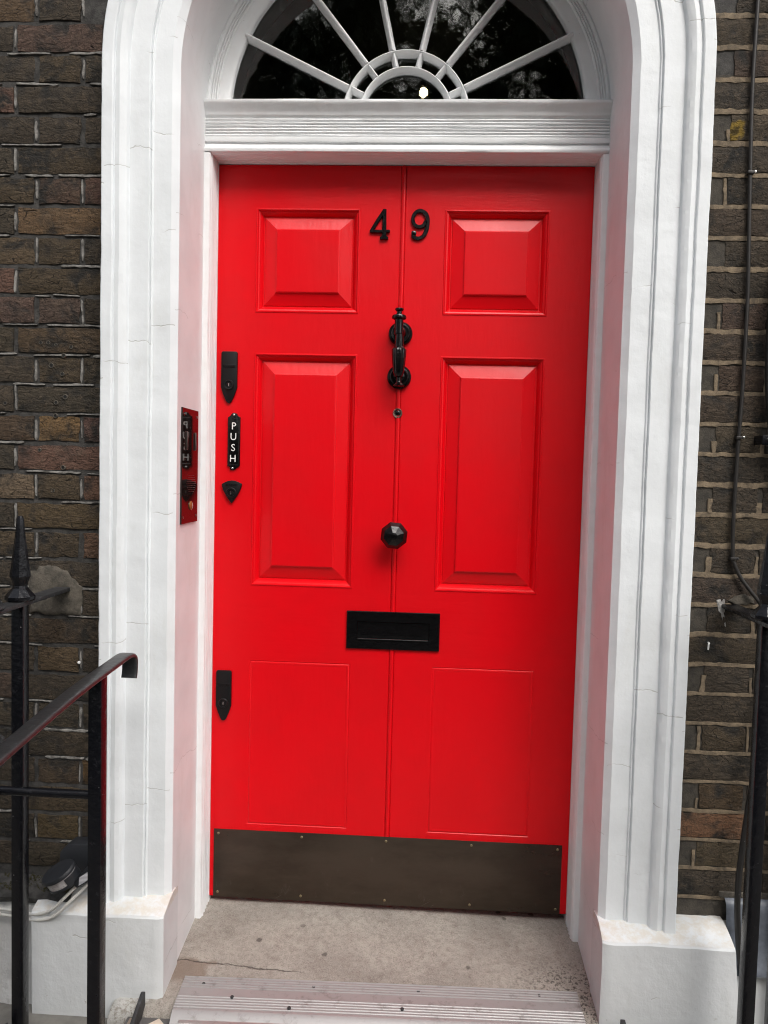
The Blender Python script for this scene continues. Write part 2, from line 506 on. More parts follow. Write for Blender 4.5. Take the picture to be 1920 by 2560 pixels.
# ================================================================ geometry helpers
class G:
    """collects vertices and faces in world space"""
    def __init__(self):
        self.v, self.f = [], []

    def add(self, vs, fs):
        b = len(self.v)
        self.v += [tuple(p) for p in vs]
        self.f += [tuple(b + i for i in f) for f in fs]
        return self

    def box(self, x0, x1, y0, y1, z0, z1):
        return self.add([(x0, y0, z0), (x1, y0, z0), (x1, y1, z0), (x0, y1, z0),
                         (x0, y0, z1), (x1, y0, z1), (x1, y1, z1), (x0, y1, z1)],
                        [(0, 3, 2, 1), (4, 5, 6, 7), (0, 1, 5, 4), (1, 2, 6, 5), (2, 3, 7, 6), (3, 0, 4, 7)])

    def prism(self, poly, y0, y1):
        """poly in (x, z), extruded along y"""
        n = len(poly)
        vs = [(x, y0, z) for x, z in poly] + [(x, y1, z) for x, z in poly]
        fs = [tuple(range(n)), tuple(range(2 * n - 1, n - 1, -1))]
        fs += [(i, i + n, (i + 1) % n + n, (i + 1) % n) for i in range(n)]
        return self.add(vs, fs)

    def lathe(self, prof, c, axis='y', n=32, close=True, ph=0.0):
        """prof = (radius, distance along axis)"""
        base = len(self.v)
        vs = []
        for r, d in prof:
            for i in range(n):
                a = 2 * PI * i / n + ph
                p, q = r * math.cos(a), r * math.sin(a)
                vs.append({'y': (c[0] + p, c[1] + d, c[2] + q), 'z': (c[0] + p, c[1] + q, c[2] + d),
                           'x': (c[0] + d, c[1] + p, c[2] + q)}[axis])
        fs = []
        for j in range(len(prof) - 1):
            for i in range(n):
                fs.append((j * n + i, j * n + (i + 1) % n, (j + 1) * n + (i + 1) % n, (j + 1) * n + i))
        if close:
            fs.append(tuple(range(n - 1, -1, -1)))
            fs.append(tuple((len(prof) - 1) * n + i for i in range(n)))
        return self.add(vs, fs)

    def tube(self, pts, r, n=10, cap=True):
        pts = [Vector(p) for p in pts]
        rs = r if isinstance(r, (list, tuple)) else [r] * len(pts)
        vs, fs = [], []
        prev = None
        for i, p in enumerate(pts):
            t = (pts[min(i + 1, len(pts) - 1)] - pts[max(i - 1, 0)]).normalized()
            if prev is None:
                ref = Vector((0, 0, 1)) if abs(t.z) < 0.9 else Vector((1, 0, 0))
                s = t.cross(ref).normalized()
            else:
                s = (prev - t * prev.dot(t)).normalized()
            prev = s
            u = t.cross(s)
            for j in range(n):
                a = 2 * PI * j / n
                vs.append(p + (s * math.cos(a) + u * math.sin(a)) * rs[i])
        for i in range(len(pts) - 1):
            for j in range(n):
                fs.append((i * n + j, i * n + (j + 1) % n, (i + 1) * n + (j + 1) % n, (i + 1) * n + j))
        if cap:
            fs.append(tuple(range(n - 1, -1, -1)))
            fs.append(tuple((len(pts) - 1) * n + j for j in range(n)))
        return self.add(vs, fs)

    def strip(self, rows, closed=False):
        """rows: equal-length point lists, joined row to row"""
        n = len(rows[0])
        vs = [p for r in rows for p in r]
        fs = []
        for i in range(len(rows) - 1):
            for j in range(n if closed else n - 1):
                k = (j + 1) % n
                fs.append((i * n + j, i * n + k, (i + 1) * n + k, (i + 1) * n + j))
        return self.add(vs, fs)


def spline(pts, n=8):
    """Catmull-Rom through the points"""
    P = [Vector(p) for p in pts]
    P = [P[0] * 2 - P[1]] + P + [P[-1] * 2 - P[-2]]
    out = []
    for i in range(1, len(P) - 2):
        for k in range(n):
            t = k / n
            a, b, c, d = P[i - 1], P[i], P[i + 1], P[i + 2]
            out.append(0.5 * ((2 * b) + (c - a) * t + (2 * a - 5 * b + 4 * c - d) * t * t + (3 * b - a - 3 * c + d) * t ** 3))
    out.append(P[-2])
    return out


ORG = {}


def tag(o, label=None, cat=None, group=None, kind=None):
    if label: o['label'] = label
    if cat: o['category'] = cat
    if group: o['group'] = group
    if kind: o['kind'] = kind
    return o


def thing(name, label, cat, loc=(0, 0, 0), group=None):
    o = bpy.data.objects.new(name, None)
    o.empty_display_size = 0.05
    o.location = loc
    COL.objects.link(o)
    ORG[o] = Vector(loc)
    return tag(o, label, cat, group)


def mk(name, g, mat, parent=None, smooth=32, bevel=0.0, seg=2, wob=None, label=None, kind=None, weld=False, loc=None):
    bm = bmesh.new()
    org = ORG[parent] if parent is not None else Vector(loc or (0, 0, 0))
    vs = [bm.verts.new(Vector(p) - org) for p in g.v]
    for f in g.f:
        try:
            bm.faces.new([vs[i] for i in f])
        except ValueError:
            pass
    if weld:
        bmesh.ops.remove_doubles(bm, verts=bm.verts, dist=1e-5)
    bmesh.ops.recalc_face_normals(bm, faces=bm.faces)
    if bevel:
        es = [e for e in bm.edges if len(e.link_faces) == 2 and e.calc_face_angle(0) > math.radians(35)]
        bmesh.ops.bevel(bm, geom=es, offset=bevel, segments=seg, affect='EDGES', profile=0.5, clamp_overlap=True)
    if wob:
        amp, fr = wob
        for v in bm.verts:
            p = v.co + org
            v.co += Vector((noise.noise(p * fr), noise.noise(p * fr + Vector((9, 3, 7))), noise.noise(p * fr + Vector((4, 8, 1))))) * amp
    if smooth:
        lim = math.radians(smooth)
        for f in bm.faces:
            f.smooth = True
        for e in bm.edges:
            if len(e.link_faces) == 2 and e.calc_face_angle(0) > lim:
                e.smooth = False
    me = bpy.data.meshes.new(name)
    bm.to_mesh(me)
    bm.free()
    me.materials.append(mat)
    o = bpy.data.objects.new(name, me)
    COL.objects.link(o)
    if parent is not None:
        o.parent = parent
    else:
        o.location = org
    ORG[o] = org
    if label: o['label'] = label
    if kind: o['kind'] = kind
    return o


def text_geo(txt, size, cx, cz, y0, y1, sx=1.0, flip=False):
    """letters as a solid, standing in a plane of constant y, facing -y"""
    cu = bpy.data.curves.new('t', 'FONT')
    cu.body = txt
    cu.size = size
    cu.align_x = 'CENTER'
    cu.align_y = 'CENTER'
    cu.resolution_u = 4
    tmp = bpy.data.objects.new('t', cu)
    COL.objects.link(tmp)
    dg = bpy.context.evaluated_depsgraph_get()
    me = bpy.data.meshes.new_from_object(tmp.evaluated_get(dg))
    g = G()
    co = [v.co.copy() for v in me.vertices]
    n = len(co)
    g.add([(cx + c.x * sx, y0, cz + c.y) for c in co], [tuple(p.vertices) for p in me.polygons])
    # sides from boundary edges
    cnt = {}
    for p in me.polygons:
        for e in p.edge_keys:
            cnt[e] = cnt.get(e, 0) + 1
    b = len(g.v)
    g.v += [(cx + c.x * sx, y1, cz + c.y) for c in co]
    for (i, j), c in cnt.items():
        if c == 1:
            g.f.append((i, j, j + b, i + b))
    bpy.data.objects.remove(tmp)
    bpy.data.meshes.remove(me)
    bpy.data.curves.remove(cu)
    return g


# ================================================================ SETTING: ground, path, street
def struct(name, g, mat, **kw):
    o = mk(name, g, mat, **kw)
    o['kind'] = 'structure'
    return o


struct('street', G().box(-40, 40, -60, -3.6, -0.75, -0.56), M['asphalt'])
struct('pavement', G().box(-40, 40, -3.6, -1.42, -0.75, -0.44), M['paving'], bevel=0.01)
struct('forecourt', G().box(-6, -0.622, -1.42, -0.02, -0.6, -0.125), M['paving'], wob=(0.006, 9))
struct('forecourt', G().box(0.622, 6, -1.42, -0.02, -0.6, -0.125), M['paving'], wob=(0.006, 9))

# tiled landing: grout bed, with the diamond tiles as pieces
path = struct('path', G().box(-0.62, 0.62, -1.40, -0.10, -0.6, -0.0885), M['grout'])
struct('doorsteps', G().box(-0.62, 0.62, -1.72, -1.403, -0.7, -0.265), M['paving'], bevel=0.012)


def diamond(cx, cy, h=0.0320):
    z0, z1 = -0.095, -0.085
    pts = [(cx, cy - h), (cx + h, cy), (cx, cy + h), (cx - h, cy)]
    i = 0.9
    top = [(cx + (x - cx) * 0.96, cy + (y - cy) * 0.96, z1) for x, y in pts]
    mid = [(x, y, z1 - 0.0015) for x, y in pts]
    bot = [(x, y, z0) for x, y in pts]
    g = G()
    g.add(bot + mid + top, [(8, 9, 10, 11)] + [(k, (k + 1) % 4, (k + 1) % 4 + 4, k + 4) for k in range(4)] +
          [(k + 4, (k + 1) % 4 + 4, (k + 1) % 4 + 8, k + 8) for k in range(4)])
    return g


tile_mesh = {}
rest = {'cream': G(), 'black': G()}
D = 0.0668
for row in range(0, 36):
    cy = -0.1675 - row * D / 2
    for i in range(-9, 10):
        cx = -0.0052 + i * D + (D / 2 if row % 2 else 0)
        if abs(cx) > 0.545 or cy < -1.35:
            continue
        colr = 'cream' if row % 2 == 0 else 'black'
        if row < 5:
            if colr not in tile_mesh:
                tile_mesh[colr] = mk('tile', diamond(0, 0), M['tile_' + colr], path, smooth=0)
                o = tile_mesh[colr]
            else:
                o = tile_mesh[colr].copy()
                COL.objects.link(o)
                o.parent = path
            o.location = (cx, cy, random.uniform(-0.0006, 0.0006))
            o.rotation_euler = (0, 0, random.uniform(-0.02, 0.02))
        else:
            d = diamond(cx, cy)
            rest[colr].add(d.v, d.f)
for c, g in rest.items():
    mk('tile_field', g, M['tile_' + c], path, smooth=0, kind='stuff')
for s in (-1, 1):
    a, b = sorted((s * 0.586, s * 0.612))
    mk('border_tile', G().box(a, b, -1.38, -0.14, -0.094, -0.0845), M['tile_tan'], path, bevel=0.001)

# stone doorstep, its worn top falling away from the door
g = G()
xs = np.concatenate([[-0.672, -0.668], np.linspace(-0.655, 0.655, 60), [0.668, 0.672]])
rows = []
prof = [(0.42, 0), (0.27, 0), (0.22, 0), (0.16, 0), (0.10, 0), (0.05, 0), (0.0, 0), (-0.05, 0), (-0.09, 0), (-0.118, -0.004), (-0.130, -0.012), (-0.136, -0.026), (-0.136, -0.05), (-0.134, -0.22)]
for yy, dz in prof:
    r = []
    for x in xs:
        t = (0.265 - min(yy, 0.265)) / 0.365
        z = (-0.016 - 0.010 * (x + 0.53)) * (1 - t) + (-0.066) * t + dz
        dip = 0.006 * math.exp(-(x / 0.28) ** 2) * math.exp(-((yy - 0.08) / 0.1) ** 2)
        z += 0.0022 * noise.noise(Vector((x * 7, yy * 7, 1.3))) + 0.0012 * noise.noise(Vector((x * 26, yy * 26, 4))) - dip
        yj = yy + (0.006 * noise.noise(Vector((x * 6, 2.2, yy * 3))) if yy < -0.1 else 0)
        e = max(0, abs(x) - 0.655) / 0.017
        z -= 0.012 * e * e if yy < 0.3 else 0
        r.append((x, yj, z))
    rows.append(r)
g.strip(rows)
for s in (0, -1):                                            # ends
    g.add([r[s] for r in rows] + [(rows[0][s][0], 0.42, -0.22)], [tuple(range(len(rows) + 1))])
step = mk('doorstep', g, M['stone'], smooth=50)
tag(step, 'worn beige stone doorstep with dark pits below the red door', 'doorstep')

# ================================================================ BRICK WALL
wall = thing('brick_wall', 'dark weathered brick wall on both sides of the white doorway', 'wall', (0, 0, -0.1))
# mortar bed behind the bricks, with the arched opening left out
def mortar_panel(x0, x1, z0, z1, y=0.0030):
    return G().box(x0, x1, y, 0.10, z0, z1)


mk('mortar', mortar_panel(-3.0, -0.56, 0.10, ZS), M['mortar_dark'], wall)
mk('mortar', mortar_panel(0.56, 3.0, 0.10, ZS), M['mortar_right'], wall)
g = G()
seg = 40
for i in range(seg):
    a0, a1 = PI * i / seg, PI * (i + 1) / seg
    def outp(a):
        c, s = math.cos(a), math.sin(a)
        k = min(3.0 / max(abs(c), 1e-6), 1.75 / max(s, 1e-6))
        return (c * k, ZS + s * k)
    q = [(0.56 * math.cos(a0), ZS + 0.56 * math.sin(a0)), outp(a0), outp(a1), (0.56 * math.cos(a1), ZS + 0.56 * math.sin(a1))]
    g.add([(x, 0.0030, z) for x, z in q] + [(x, 0.10, z) for x, z in q], [(0, 1, 2, 3), (7, 6, 5, 4), (0, 3, 7, 4), (1, 5, 6, 2)])
mk('mortar', g, M['mortar_dark'], wall)


def brick_geo(w, h, seed):
    """one brick, front face towards -y, irregular; origin at its centre on the wall plane"""
    r = random.Random(seed)
    g = G()
    nx, nz = (9, 4) if w > 0.15 else (5, 4)
    rows = []
    for j in range(nz + 1):
        row = []
        for i in range(nx + 1):
            u, v = i / nx, j / nz
            x, z = (u - 0.5) * w, (v - 0.5) * h
            ed = min(min(u, 1 - u) * w, min(v, 1 - v) * h)
            y = -0.0022 + 0.0024 * math.exp(-ed / 0.003) + r.uniform(-0.0011, 0.0009)
            if ed < 1e-6:
                x += r.uniform(-0.0030, 0.0018) * (1 if u > 0.5 else -1)
                z += r.uniform(-0.0032, 0.0016) * (1 if v > 0.5 else -1)
            row.append((x, y, z))
        rows.append(row)
    g.strip(rows)
    b = len(g.v)
    ring = [rows[0][i] for i in range(nx + 1)] + [rows[j][nx] for j in range(1, nz + 1)] + \
           [rows[nz][i] for i in range(nx - 1, -1, -1)] + [rows[j][0] for j in range(nz - 1, 0, -1)]
    n = len(ring)
    g.strip([ring + [ring[0]], [(x, 0.03, z) for x, y, z in ring] + [(ring[0][0], 0.03, ring[0][2])]])
    return g


SW, HW, BH = 0.2175, 0.1075, 0.0645
variants = {}


def brick_part(kind, x, z, tint):
    v = random.randrange(6)
    key = (kind, v)
    if key not in variants:
        o = mk('brick', brick_geo(SW if kind == 'S' else HW, BH, hash(key) % 9999 if False else (v + (50 if kind == 'S' else 0))), M['brick'], None, smooth=40, weld=True)
        variants[key] = o
    else:
        o = variants[key].copy()
        COL.objects.link(o)
    o.parent = wall
    o.location = Vector((x, random.uniform(-0.0012, 0.0014), z)) - ORG[wall]
    o.rotation_euler = (random.uniform(-.008, .008), random.uniform(-.006, .006), random.uniform(-.006, .006))
    o.scale = (random.uniform(0.985, 1.005), 1, random.uniform(0.97, 1.01))
    o.color = (*tint, 1)


DK, OL, BR, RD, OR, TN = (0.044, 0.037, 0.028), (0.068, 0.050, 0.029), (0.105, 0.066, 0.036), (0.17, 0.088, 0.066), (0.21, 0.125, 0.052), (0.19, 0.14, 0.092)
LEFT_TINT = {(0, 'l'): BR, (1, 'm'): (0.10, .06, .05), (2, 'm'): OL, (3, 'l'): RD, (5, 'm'): OL, (6, 'l'): OL, (6, 'm'): (0.11, .065, .048), (6, 'r'): (.10, .05, .04),
             (7, 'm'): (0.15, .09, .045), (8, 'l'): (.14, .10, .06), (8, 'm'): OL, (9, 'l'): RD, (9, 'm'): OL, (10, 'l'): (.14, .085, .07),
             (10, 'm'): (.09, .06, .05), (11, 'm'): (.085, .055, .03), (12, 'm'): OL, (14, 'l'): (.085, .055, .035), (14, 'm'): OR, (14, 'r'): (.14, .07, .06),
             (15, 'm'): RD, (16, 'l'): TN, (16, 'm'): OL, (16, 'r'): (.15, .075, .05), (17, 'm'): (.10, .07, .035), (18, 'l'): OL, (18, 'm'): (.055, .042, .026),
             (18, 'r'): (.13, .07, .045), (20, 'm'): OL, (21, 'm'): (.062, .043, .028), (22, 'm'): (.085, .058, .03), (23, 'l'): (.075, .05, .04),
             (25, 'm'): (.05, .04, .028), (26, 'm'): (.08, .055, .034), (26, 'r'): (.15, .085, .03), (28, 'm'): (.10, .07, .03), (27, 'm'): OL}
RIGHT_TINT = {(1, 'm'): (.055, .045, .032), (2, 'm'): (.062, .042, .034), (4, 'm'): (.06, .05, .035), (10, 'm'): (.085, .055, .045), (12, 'm'): (.075, .05, .038),
              (11, 'm'): (.07, .052, .04), (13, 'm'): (.06, .045, .034), (14, 'm'): (.055, .046, .032), (17, 'm'): (.062, .05, .032), (19, 'm'): (.05, .038, .033),
              (21, 'm'): (.05, .04, .027), (24, 'm'): (.06, .046, .028), (27, 'm'): (.20, .098, .052), (26, 'm'): (.085, .056, .03), (27, 'l'): (.085, .055, .03),
              (28, 'm'): (.07, .055, .032), (7, 'm'): (.055, .042, .032), (7, 'r'): (.075, .045, .034)}
far = G()
far_tint = []
P = 0.348


def clear_of_opening(x0, x1, z0, z1):
    lo = min(abs(x0), abs(x1)) if x0 * x1 > 0 else 0
    if z0 < ZS:
        return lo > 0.575
    return math.hypot(lo, z0 - ZS) > 0.60


for side in (-1, 1):
    z0 = ZL if side < 0 else ZR
    for r in range(-12, 31):
        zc = z0 - GAUGE * (r - 0.5)
        if zc < (0.17 if side < 0 else 0.19):
            continue
        odd = r % 2 == 0          # courses with the header by the surround
        for k in range(-12, 12):
            if side < 0:
                base = (-0.864 if odd else -1.038) + k * P       # header centre
            else:
                base = (0.848 if odd else 1.018) + k * P
            for kind, cx, w in (('H', base, HW), ('S', base + side * P / 2, SW)):
                x0, x1 = cx - w / 2, cx + w / 2
                if side * cx < 0.02 or abs(cx) > 2.9 or not clear_of_opening(x0, x1, zc - BH / 2, zc + BH / 2):
                    continue
                ax = abs(cx)
                seen = zc < 2.50 and zc > 0.1 and min(abs(x0), abs(x1)) < (1.045 if side < 0 else 0.99) and max(abs(x0), abs(x1)) > 0.725
                if side < 0:
                    pos = 'm' if -0.90 < cx < -0.80 else ('l' if cx < -0.9 else 'r')
                    T = LEFT_TINT.get((r, pos))
                    if T is None:
                        T = random.choice([DK, DK, (0.045, 0.040, 0.030), (0.055, 0.047, 0.032)])
                else:
                    pos = 'm' if 0.80 < cx < 0.90 else ('l' if cx < 0.8 else 'r')
                    T = RIGHT_TINT.get((r, pos))
                    if T is None:
                        T = random.choice([(0.036, 0.033, 0.028), (0.042, 0.037, 0.030), (0.050, 0.042, 0.032)])
                kq = random.uniform(0.85, 1.15)
                T = tuple((c * 0.62 + m_ * 0.38) * kq for c, m_ in zip(T, (0.074, 0.055, 0.037)))
                if seen:
                    brick_part(kind, cx, zc, T)
                else:
                    d = brick_geo(w, BH, random.randrange(9999))
                    nv = len(d.f)
                    far.add([(x + cx, y, z + zc) for x, y, z in d.v], d.f)
                    if random.random() < 0.2:
                        T = random.choice([RD, OL, BR])
                    far_tint += [T] * nv
o = mk('brickwork', far, M['brick_far'], wall, smooth=40, kind='stuff')
ca = o.data.color_attributes.new('tint', 'FLOAT_COLOR', 'CORNER')
for p in o.data.polygons:
    for li in p.loop_indices:
        ca.data[li].color = (*far_tint[p.index], 1)


def ribbon(g, p0, p1, th, y, jit, rough, taper=True):
    """a rough raised strip of pointing from p0 to p1 in the wall plane"""
    L = math.hypot(p1[0] - p0[0], p1[1] - p0[1])
    n = max(2, int(L / 0.006))
    sd = random.uniform(0, 90)
    dx, dz = (p1[0] - p0[0]) / L, (p1[1] - p0[1]) / L
    rows = []
    for i in range(n + 1):
        t = i / n
        cx, cz = p0[0] + dx * L * t, p0[1] + dz * L * t
        e = min(1.0, 0.35 + 4 * min(t, 1 - t) * n / 4) if taper else random.uniform(0.8, 1.0)
        a = th / 2 * e * (1 + 1.7 * rough * noise.noise(Vector((cx * 55, cz * 55, sd))) + random.uniform(-rough, rough) * 0.3)
        b = th / 2 * e * (1 + 1.7 * rough * noise.noise(Vector((cx * 55, cz * 55, sd + 5))) + random.uniform(-rough, rough) * 0.3)
        o_ = 1.8 * jit * noise.noise(Vector((cx * 22, cz * 22, sd + 9)))
        yy = y + random.uniform(-0.0005, 0.0005)
        nx, nz = -dz, dx
        rows.append([(cx + nx * (o_ - a), 0.008, cz + nz * (o_ - a)), (cx + nx * (o_ - a), yy + 0.0003, cz + nz * (o_ - a)),
                     (cx + nx * o_, yy - 0.0002, cz + nz * o_),
                     (cx + nx * (o_ + b), yy + 0.0003, cz + nz * (o_ + b)), (cx + nx * (o_ + b), 0.008, cz + nz * (o_ + b))])
    g.strip(rows)


gl, gr = G(), G()
for side, g in ((-1, gl), (1, gr)):
    z0 = ZL if side < 0 else ZR
    for r in range(-2, 31):
        zj = z0 - GAUGE * r
        lim = 0.15 if side < 0 else 0.175
        if zj < lim:
            continue
        x = 0.70
        while x < 1.6:
            ln = random.uniform(0.03, 0.16) if side < 0 else random.uniform(0.25, 0.5)
            if side < 0:
                if random.random() < (0.62 if r < 26 else 0.35):
                    ribbon(g, (-x, zj + random.uniform(-.002, .002)), (-x - ln, zj + random.uniform(-.002, .002)), random.uniform(0.0026, 0.0056), -0.0018, 0.0008, 0.5)
                x += ln + random.uniform(0.004, 0.05)
            else:
                th = 0.0122 if r < 22 else 0.009
                if random.random() < (0.96 if r < 22 else 0.75):
                    ribbon(g, (x, zj), (x + ln, zj + random.uniform(-.0015, .0015)), th * random.uniform(0.80, 1.1), -0.0006, 0.0011, 0.30)
                x += ln + random.uniform(-0.004, 0.01)
        zc = zj - GAUGE / 2
        if zc - GAUGE / 2 < lim:
            continue
        odd = (r + 1) % 2 == 0
        for k in range(-3, 3):
            if side < 0:
                hc = (-0.864 if odd else -1.038) + k * P
            else:
                hc = (0.848 if odd else 1.018) + k * P
            for px in (hc - 0.0595, hc + 0.0595):
                if not 0.70 < side * px < 1.6:
                    continue
                if side < 0:
                    if random.random() < 0.8:
                        a = random.uniform(-0.034, -0.02)
                        b = random.uniform(0.02, 0.034)
                        ribbon(g, (px + random.uniform(-.002, .002), zc + a), (px + random.uniform(-.002, .002), zc + b), random.uniform(0.0032, 0.0056), -0.0018, 0.0006, 0.4)
                else:
                    if random.random() < 0.75:
                        ribbon(g, (px, zc - 0.033), (px + random.uniform(-.003, .003), zc + random.uniform(-0.005, 0.033)), random.uniform(0.006, 0.013), -0.0008, 0.0016, 0.4, False)
mk('pointing', gl, M['point_pale'], wall, smooth=50, kind='stuff', label='thin broken pale pointing lines')
mk('pointing', gr, M['point_tan'], wall, smooth=50, kind='stuff', label='wide tan pointing between near-black bricks')

# drill holes left in the bricks
hole = None
for x, z, s in [(-.9114, 1.5874, 1), (-.8914, 1.5878, 1), (-.8714, 1.583, .8), (-.8314, 1.5778, 1), (-.8836, 1.53, 1.3), (-.8548, 1.5087, 1.1), (-.871, 1.4356, 1.1),
                (-.8469, 1.4505, 1.3), (-1.0049, 1.4316, 1), (-.8724, 1.4019, 1.1), (-.8519, 1.2695, 1.1), (-.9141, 1.3134, .9), (-.8513, 1.5557, 1.1), (-.8782, 1.2096, 1)]:
    if hole is None:
        g = G().lathe([(0.0034, 0.004), (0.0036, -0.0036), (0.0044, -0.0042), (0.0052, -0.0036), (0.0056, 0.002)], (0, 0, 0), 'y', 12, False)
        g.add([(0.0036 * math.cos(2 * PI * i / 12), -0.0032, 0.0036 * math.sin(2 * PI * i / 12)) for i in range(12)], [tuple(range(12))])
        hole = mk('drill_hole', g, M['patch'], None, smooth=40)
        hole.data.materials.append(M['rubber'])
        hole.data.polygons[len(hole.data.polygons) - 1].material_index = 1
        o = hole
    else:
        o = hole.copy()
        COL.objects.link(o)
    o.parent = wall
    o.location = Vector((x, 0.0, z)) - ORG[wall]
    o.scale = (s, 1, s)


def lump(cx, cz, outline, depth, seed, y0=0.0):
    """a trowelled patch: thin dome over an irregular outline (x, z)"""
    g = G()
    rings = []
    o2 = []
    for i, p in enumerate(outline):                       # break up the edge
        q = outline[(i + 1) % len(outline)]
        for t in (0, 0.25, 0.5, 0.75):
            x, z = p[0] + (q[0] - p[0]) * t, p[1] + (q[1] - p[1]) * t
            m = 0.010 * min(1.0, abs(outline[0][0] - cx) / 0.06)
            o2.append((x + m * noise.noise(Vector((x * 60, z * 60, seed))), z + m * noise.noise(Vector((x * 60, z * 60, seed + 9)))))
    outline = o2
    for k, s in enumerate((1.0, 0.93, 0.75, 0.45)):
        y = y0 - depth * (0.0 if k == 0 else (0.7, 0.9, 1.0)[k - 1])
        rings.append([(cx + (x - cx) * s, y + 0.0012 * noise.noise(Vector((x * 40, z * 40, seed + k))), cz + (z - cz) * s) for x, z in outline])
    g.strip(rings, closed=True)
    g.add(rings[-1], [tuple(range(len(outline)))])
    return g


mk('mortar_patch', lump(-0.87, 0.945, [(-.938, .89), (-.87, .886), (-.803, .889), (-.799, .925), (-.803, .958), (-.818, .982), (-.838, 1.004), (-.862, 1.017), (-.89, 1.012), (-.915, 1.016), (-.94, 1.0), (-.948, .94)], 0.007, 3), M['patch'], wall, smooth=60)
mk('mortar_patch', lump(0.88, 0.985, [(.843, .978), (.862, .972), (.89, .972), (.908, .975), (.909, .99), (.895, .997), (.872, .998), (.852, .993)], 0.005, 5), M['patch'], wall, smooth=60)
mk('lime_splash', lump(0.828, 0.955, [(.812, .985), (.818, .965), (.824, .94), (.832, .92), (.839, .912), (.842, .922), (.838, .945), (.834, .962), (.836, .978), (.832, .990), (.826, .980), (.822, .988)], 0.0022, 7), M['splash'], wall, smooth=60)

# ================================================================ PLAIN WALL BASES BESIDE THE DOORWAY
base_l = thing('base_wall', 'rough white rendered wall base under the bricks, left of the plinth', 'wall', (-1.6, 0, -0.2))
g = G()
rows = []
for j in range(14):
    z = -0.2 + 0.345 * j / 13
    rows.append([(-2.6 + 1.72 * i / 70, -0.062 + 0.010 * noise.noise(Vector((i * 0.55, j * 0.9, 2))) + (0.008 if j == 13 else 0), z) for i in range(71)])
rows.append([(x, 0.006, 0.158 + 0.004 * noise.noise(Vector((x * 20, 0, 5)))) for x, y, z in rows[-1]])
mk('render_face', G().strip(rows), M['rough_white'], base_l, smooth=60)
g = G()
rows = []
for yy, zz in ((-0.066, 0.146), (-0.068, 0.160), (-0.05, 0.172), (0.006, 0.186)):
    rows.append([(-2.6 + 1.80 * i / 60, yy + 0.004 * noise.noise(Vector((i * 0.7, yy * 50, 2))), zz + 0.004 * noise.noise(Vector((i * 0.6, yy * 40, 8)))) for i in range(61)])
mk('ledge', G().strip(rows), M['mortar_dark'], base_l, smooth=60)
g = G()
for _ in range(1500):
    x = random.uniform(-1.1, -0.80)
    y = random.uniform(-0.052, 0.0)
    if noise.noise(Vector((x * 14, y * 30, 3))) < -0.12:
        continue
    z = 0.183 + y * 0.25
    s = random.uniform(0.0015, 0.0042)
    a = random.uniform(0, PI)
    g.add([(x - s * math.cos(a), y - s * math.sin(a), z), (x + s * math.cos(a), y + s * math.sin(a), z), (x, y, z + s * random.uniform(0.8, 2.2))], [(0, 1, 2)])
tag(mk('moss', g, M['moss'], smooth=0), kind='stuff')

base_r = thing('base_wall', 'smooth white wall base below grey lead, right of the plinth', 'wall', (1.6, 0, -0.2))
mk('render_face', G().box(0.84, 2.6, -0.022, 0.02, -0.2, 0.16), M['plinth'], base_r)
g = G()
rows = []
for yy, zz in ((0.004, 0.226), (-0.012, 0.222), (-0.020, 0.21), (-0.026, 0.15), (-0.034, 0.075), (-0.046, 0.062), (-0.048, 0.047), (-0.028, 0.043)):
    rows.append([(0.868 + 1.7 * i / 60, yy + 0.003 * noise.noise(Vector((i * 0.9, zz * 30, 6))), zz + 0.002 * noise.noise(Vector((i * 0.5, 1, 3)))) for i in range(61)])
mk('lead_flashing', G().strip(rows), M['lead'], base_r, smooth=60, label='blue-grey lead flashing')
mk('mortar_fillet', G().box(0.855, 2.6, -0.006, 0.01, 0.222, 0.238), M['patch'], base_r, bevel=0.003)

# ================================================================ WHITE DOOR SURROUND
sur = thing('door_surround', 'white moulded stucco surround arching over the red door', 'door surround', (0, 0, -0.1))
# section: (w outward from the opening edge, y)
SEC = [(0.000, -0.0200), (0.0163, -0.0338), (0.0600, -0.0344), (0.0610, -0.0362), (0.0625, -0.0382), (0.0642, -0.0386), (0.0658, -0.0374), (0.0666, -0.0360), (0.0680, -0.0425),
       (0.0695, -0.0440), (0.1175, -0.0440), (0.1186, -0.0465), (0.1210, -0.0530), (0.1270, -0.0585), (0.1370, -0.0620), (0.1470, -0.0600), (0.1490, -0.0575), (0.1505, -0.0575),
       (0.1520, -0.0630), (0.1545, -0.0650), (0.1785, -0.0650), (0.1810, -0.063), (0.1810, 0.008)]


def path_arch(n_leg, n_arc, zb):
    """stations round the opening: (point on opening edge, outward direction)"""
    st = []
    for i in range(n_leg):
        st.append(((-A, zb + (ZS - zb) * i / n_leg), (-1, 0)))
    for i in range(n_arc + 1):
        a = PI - PI * i / n_arc
        st.append(((A * math.cos(a), ZS + A * math.sin(a)), (math.cos(a), math.sin(a))))
    for i in range(n_leg - 1, -1, -1):
        st.append(((A, zb + (ZS - zb) * i / n_leg), (1, 0)))
    return st


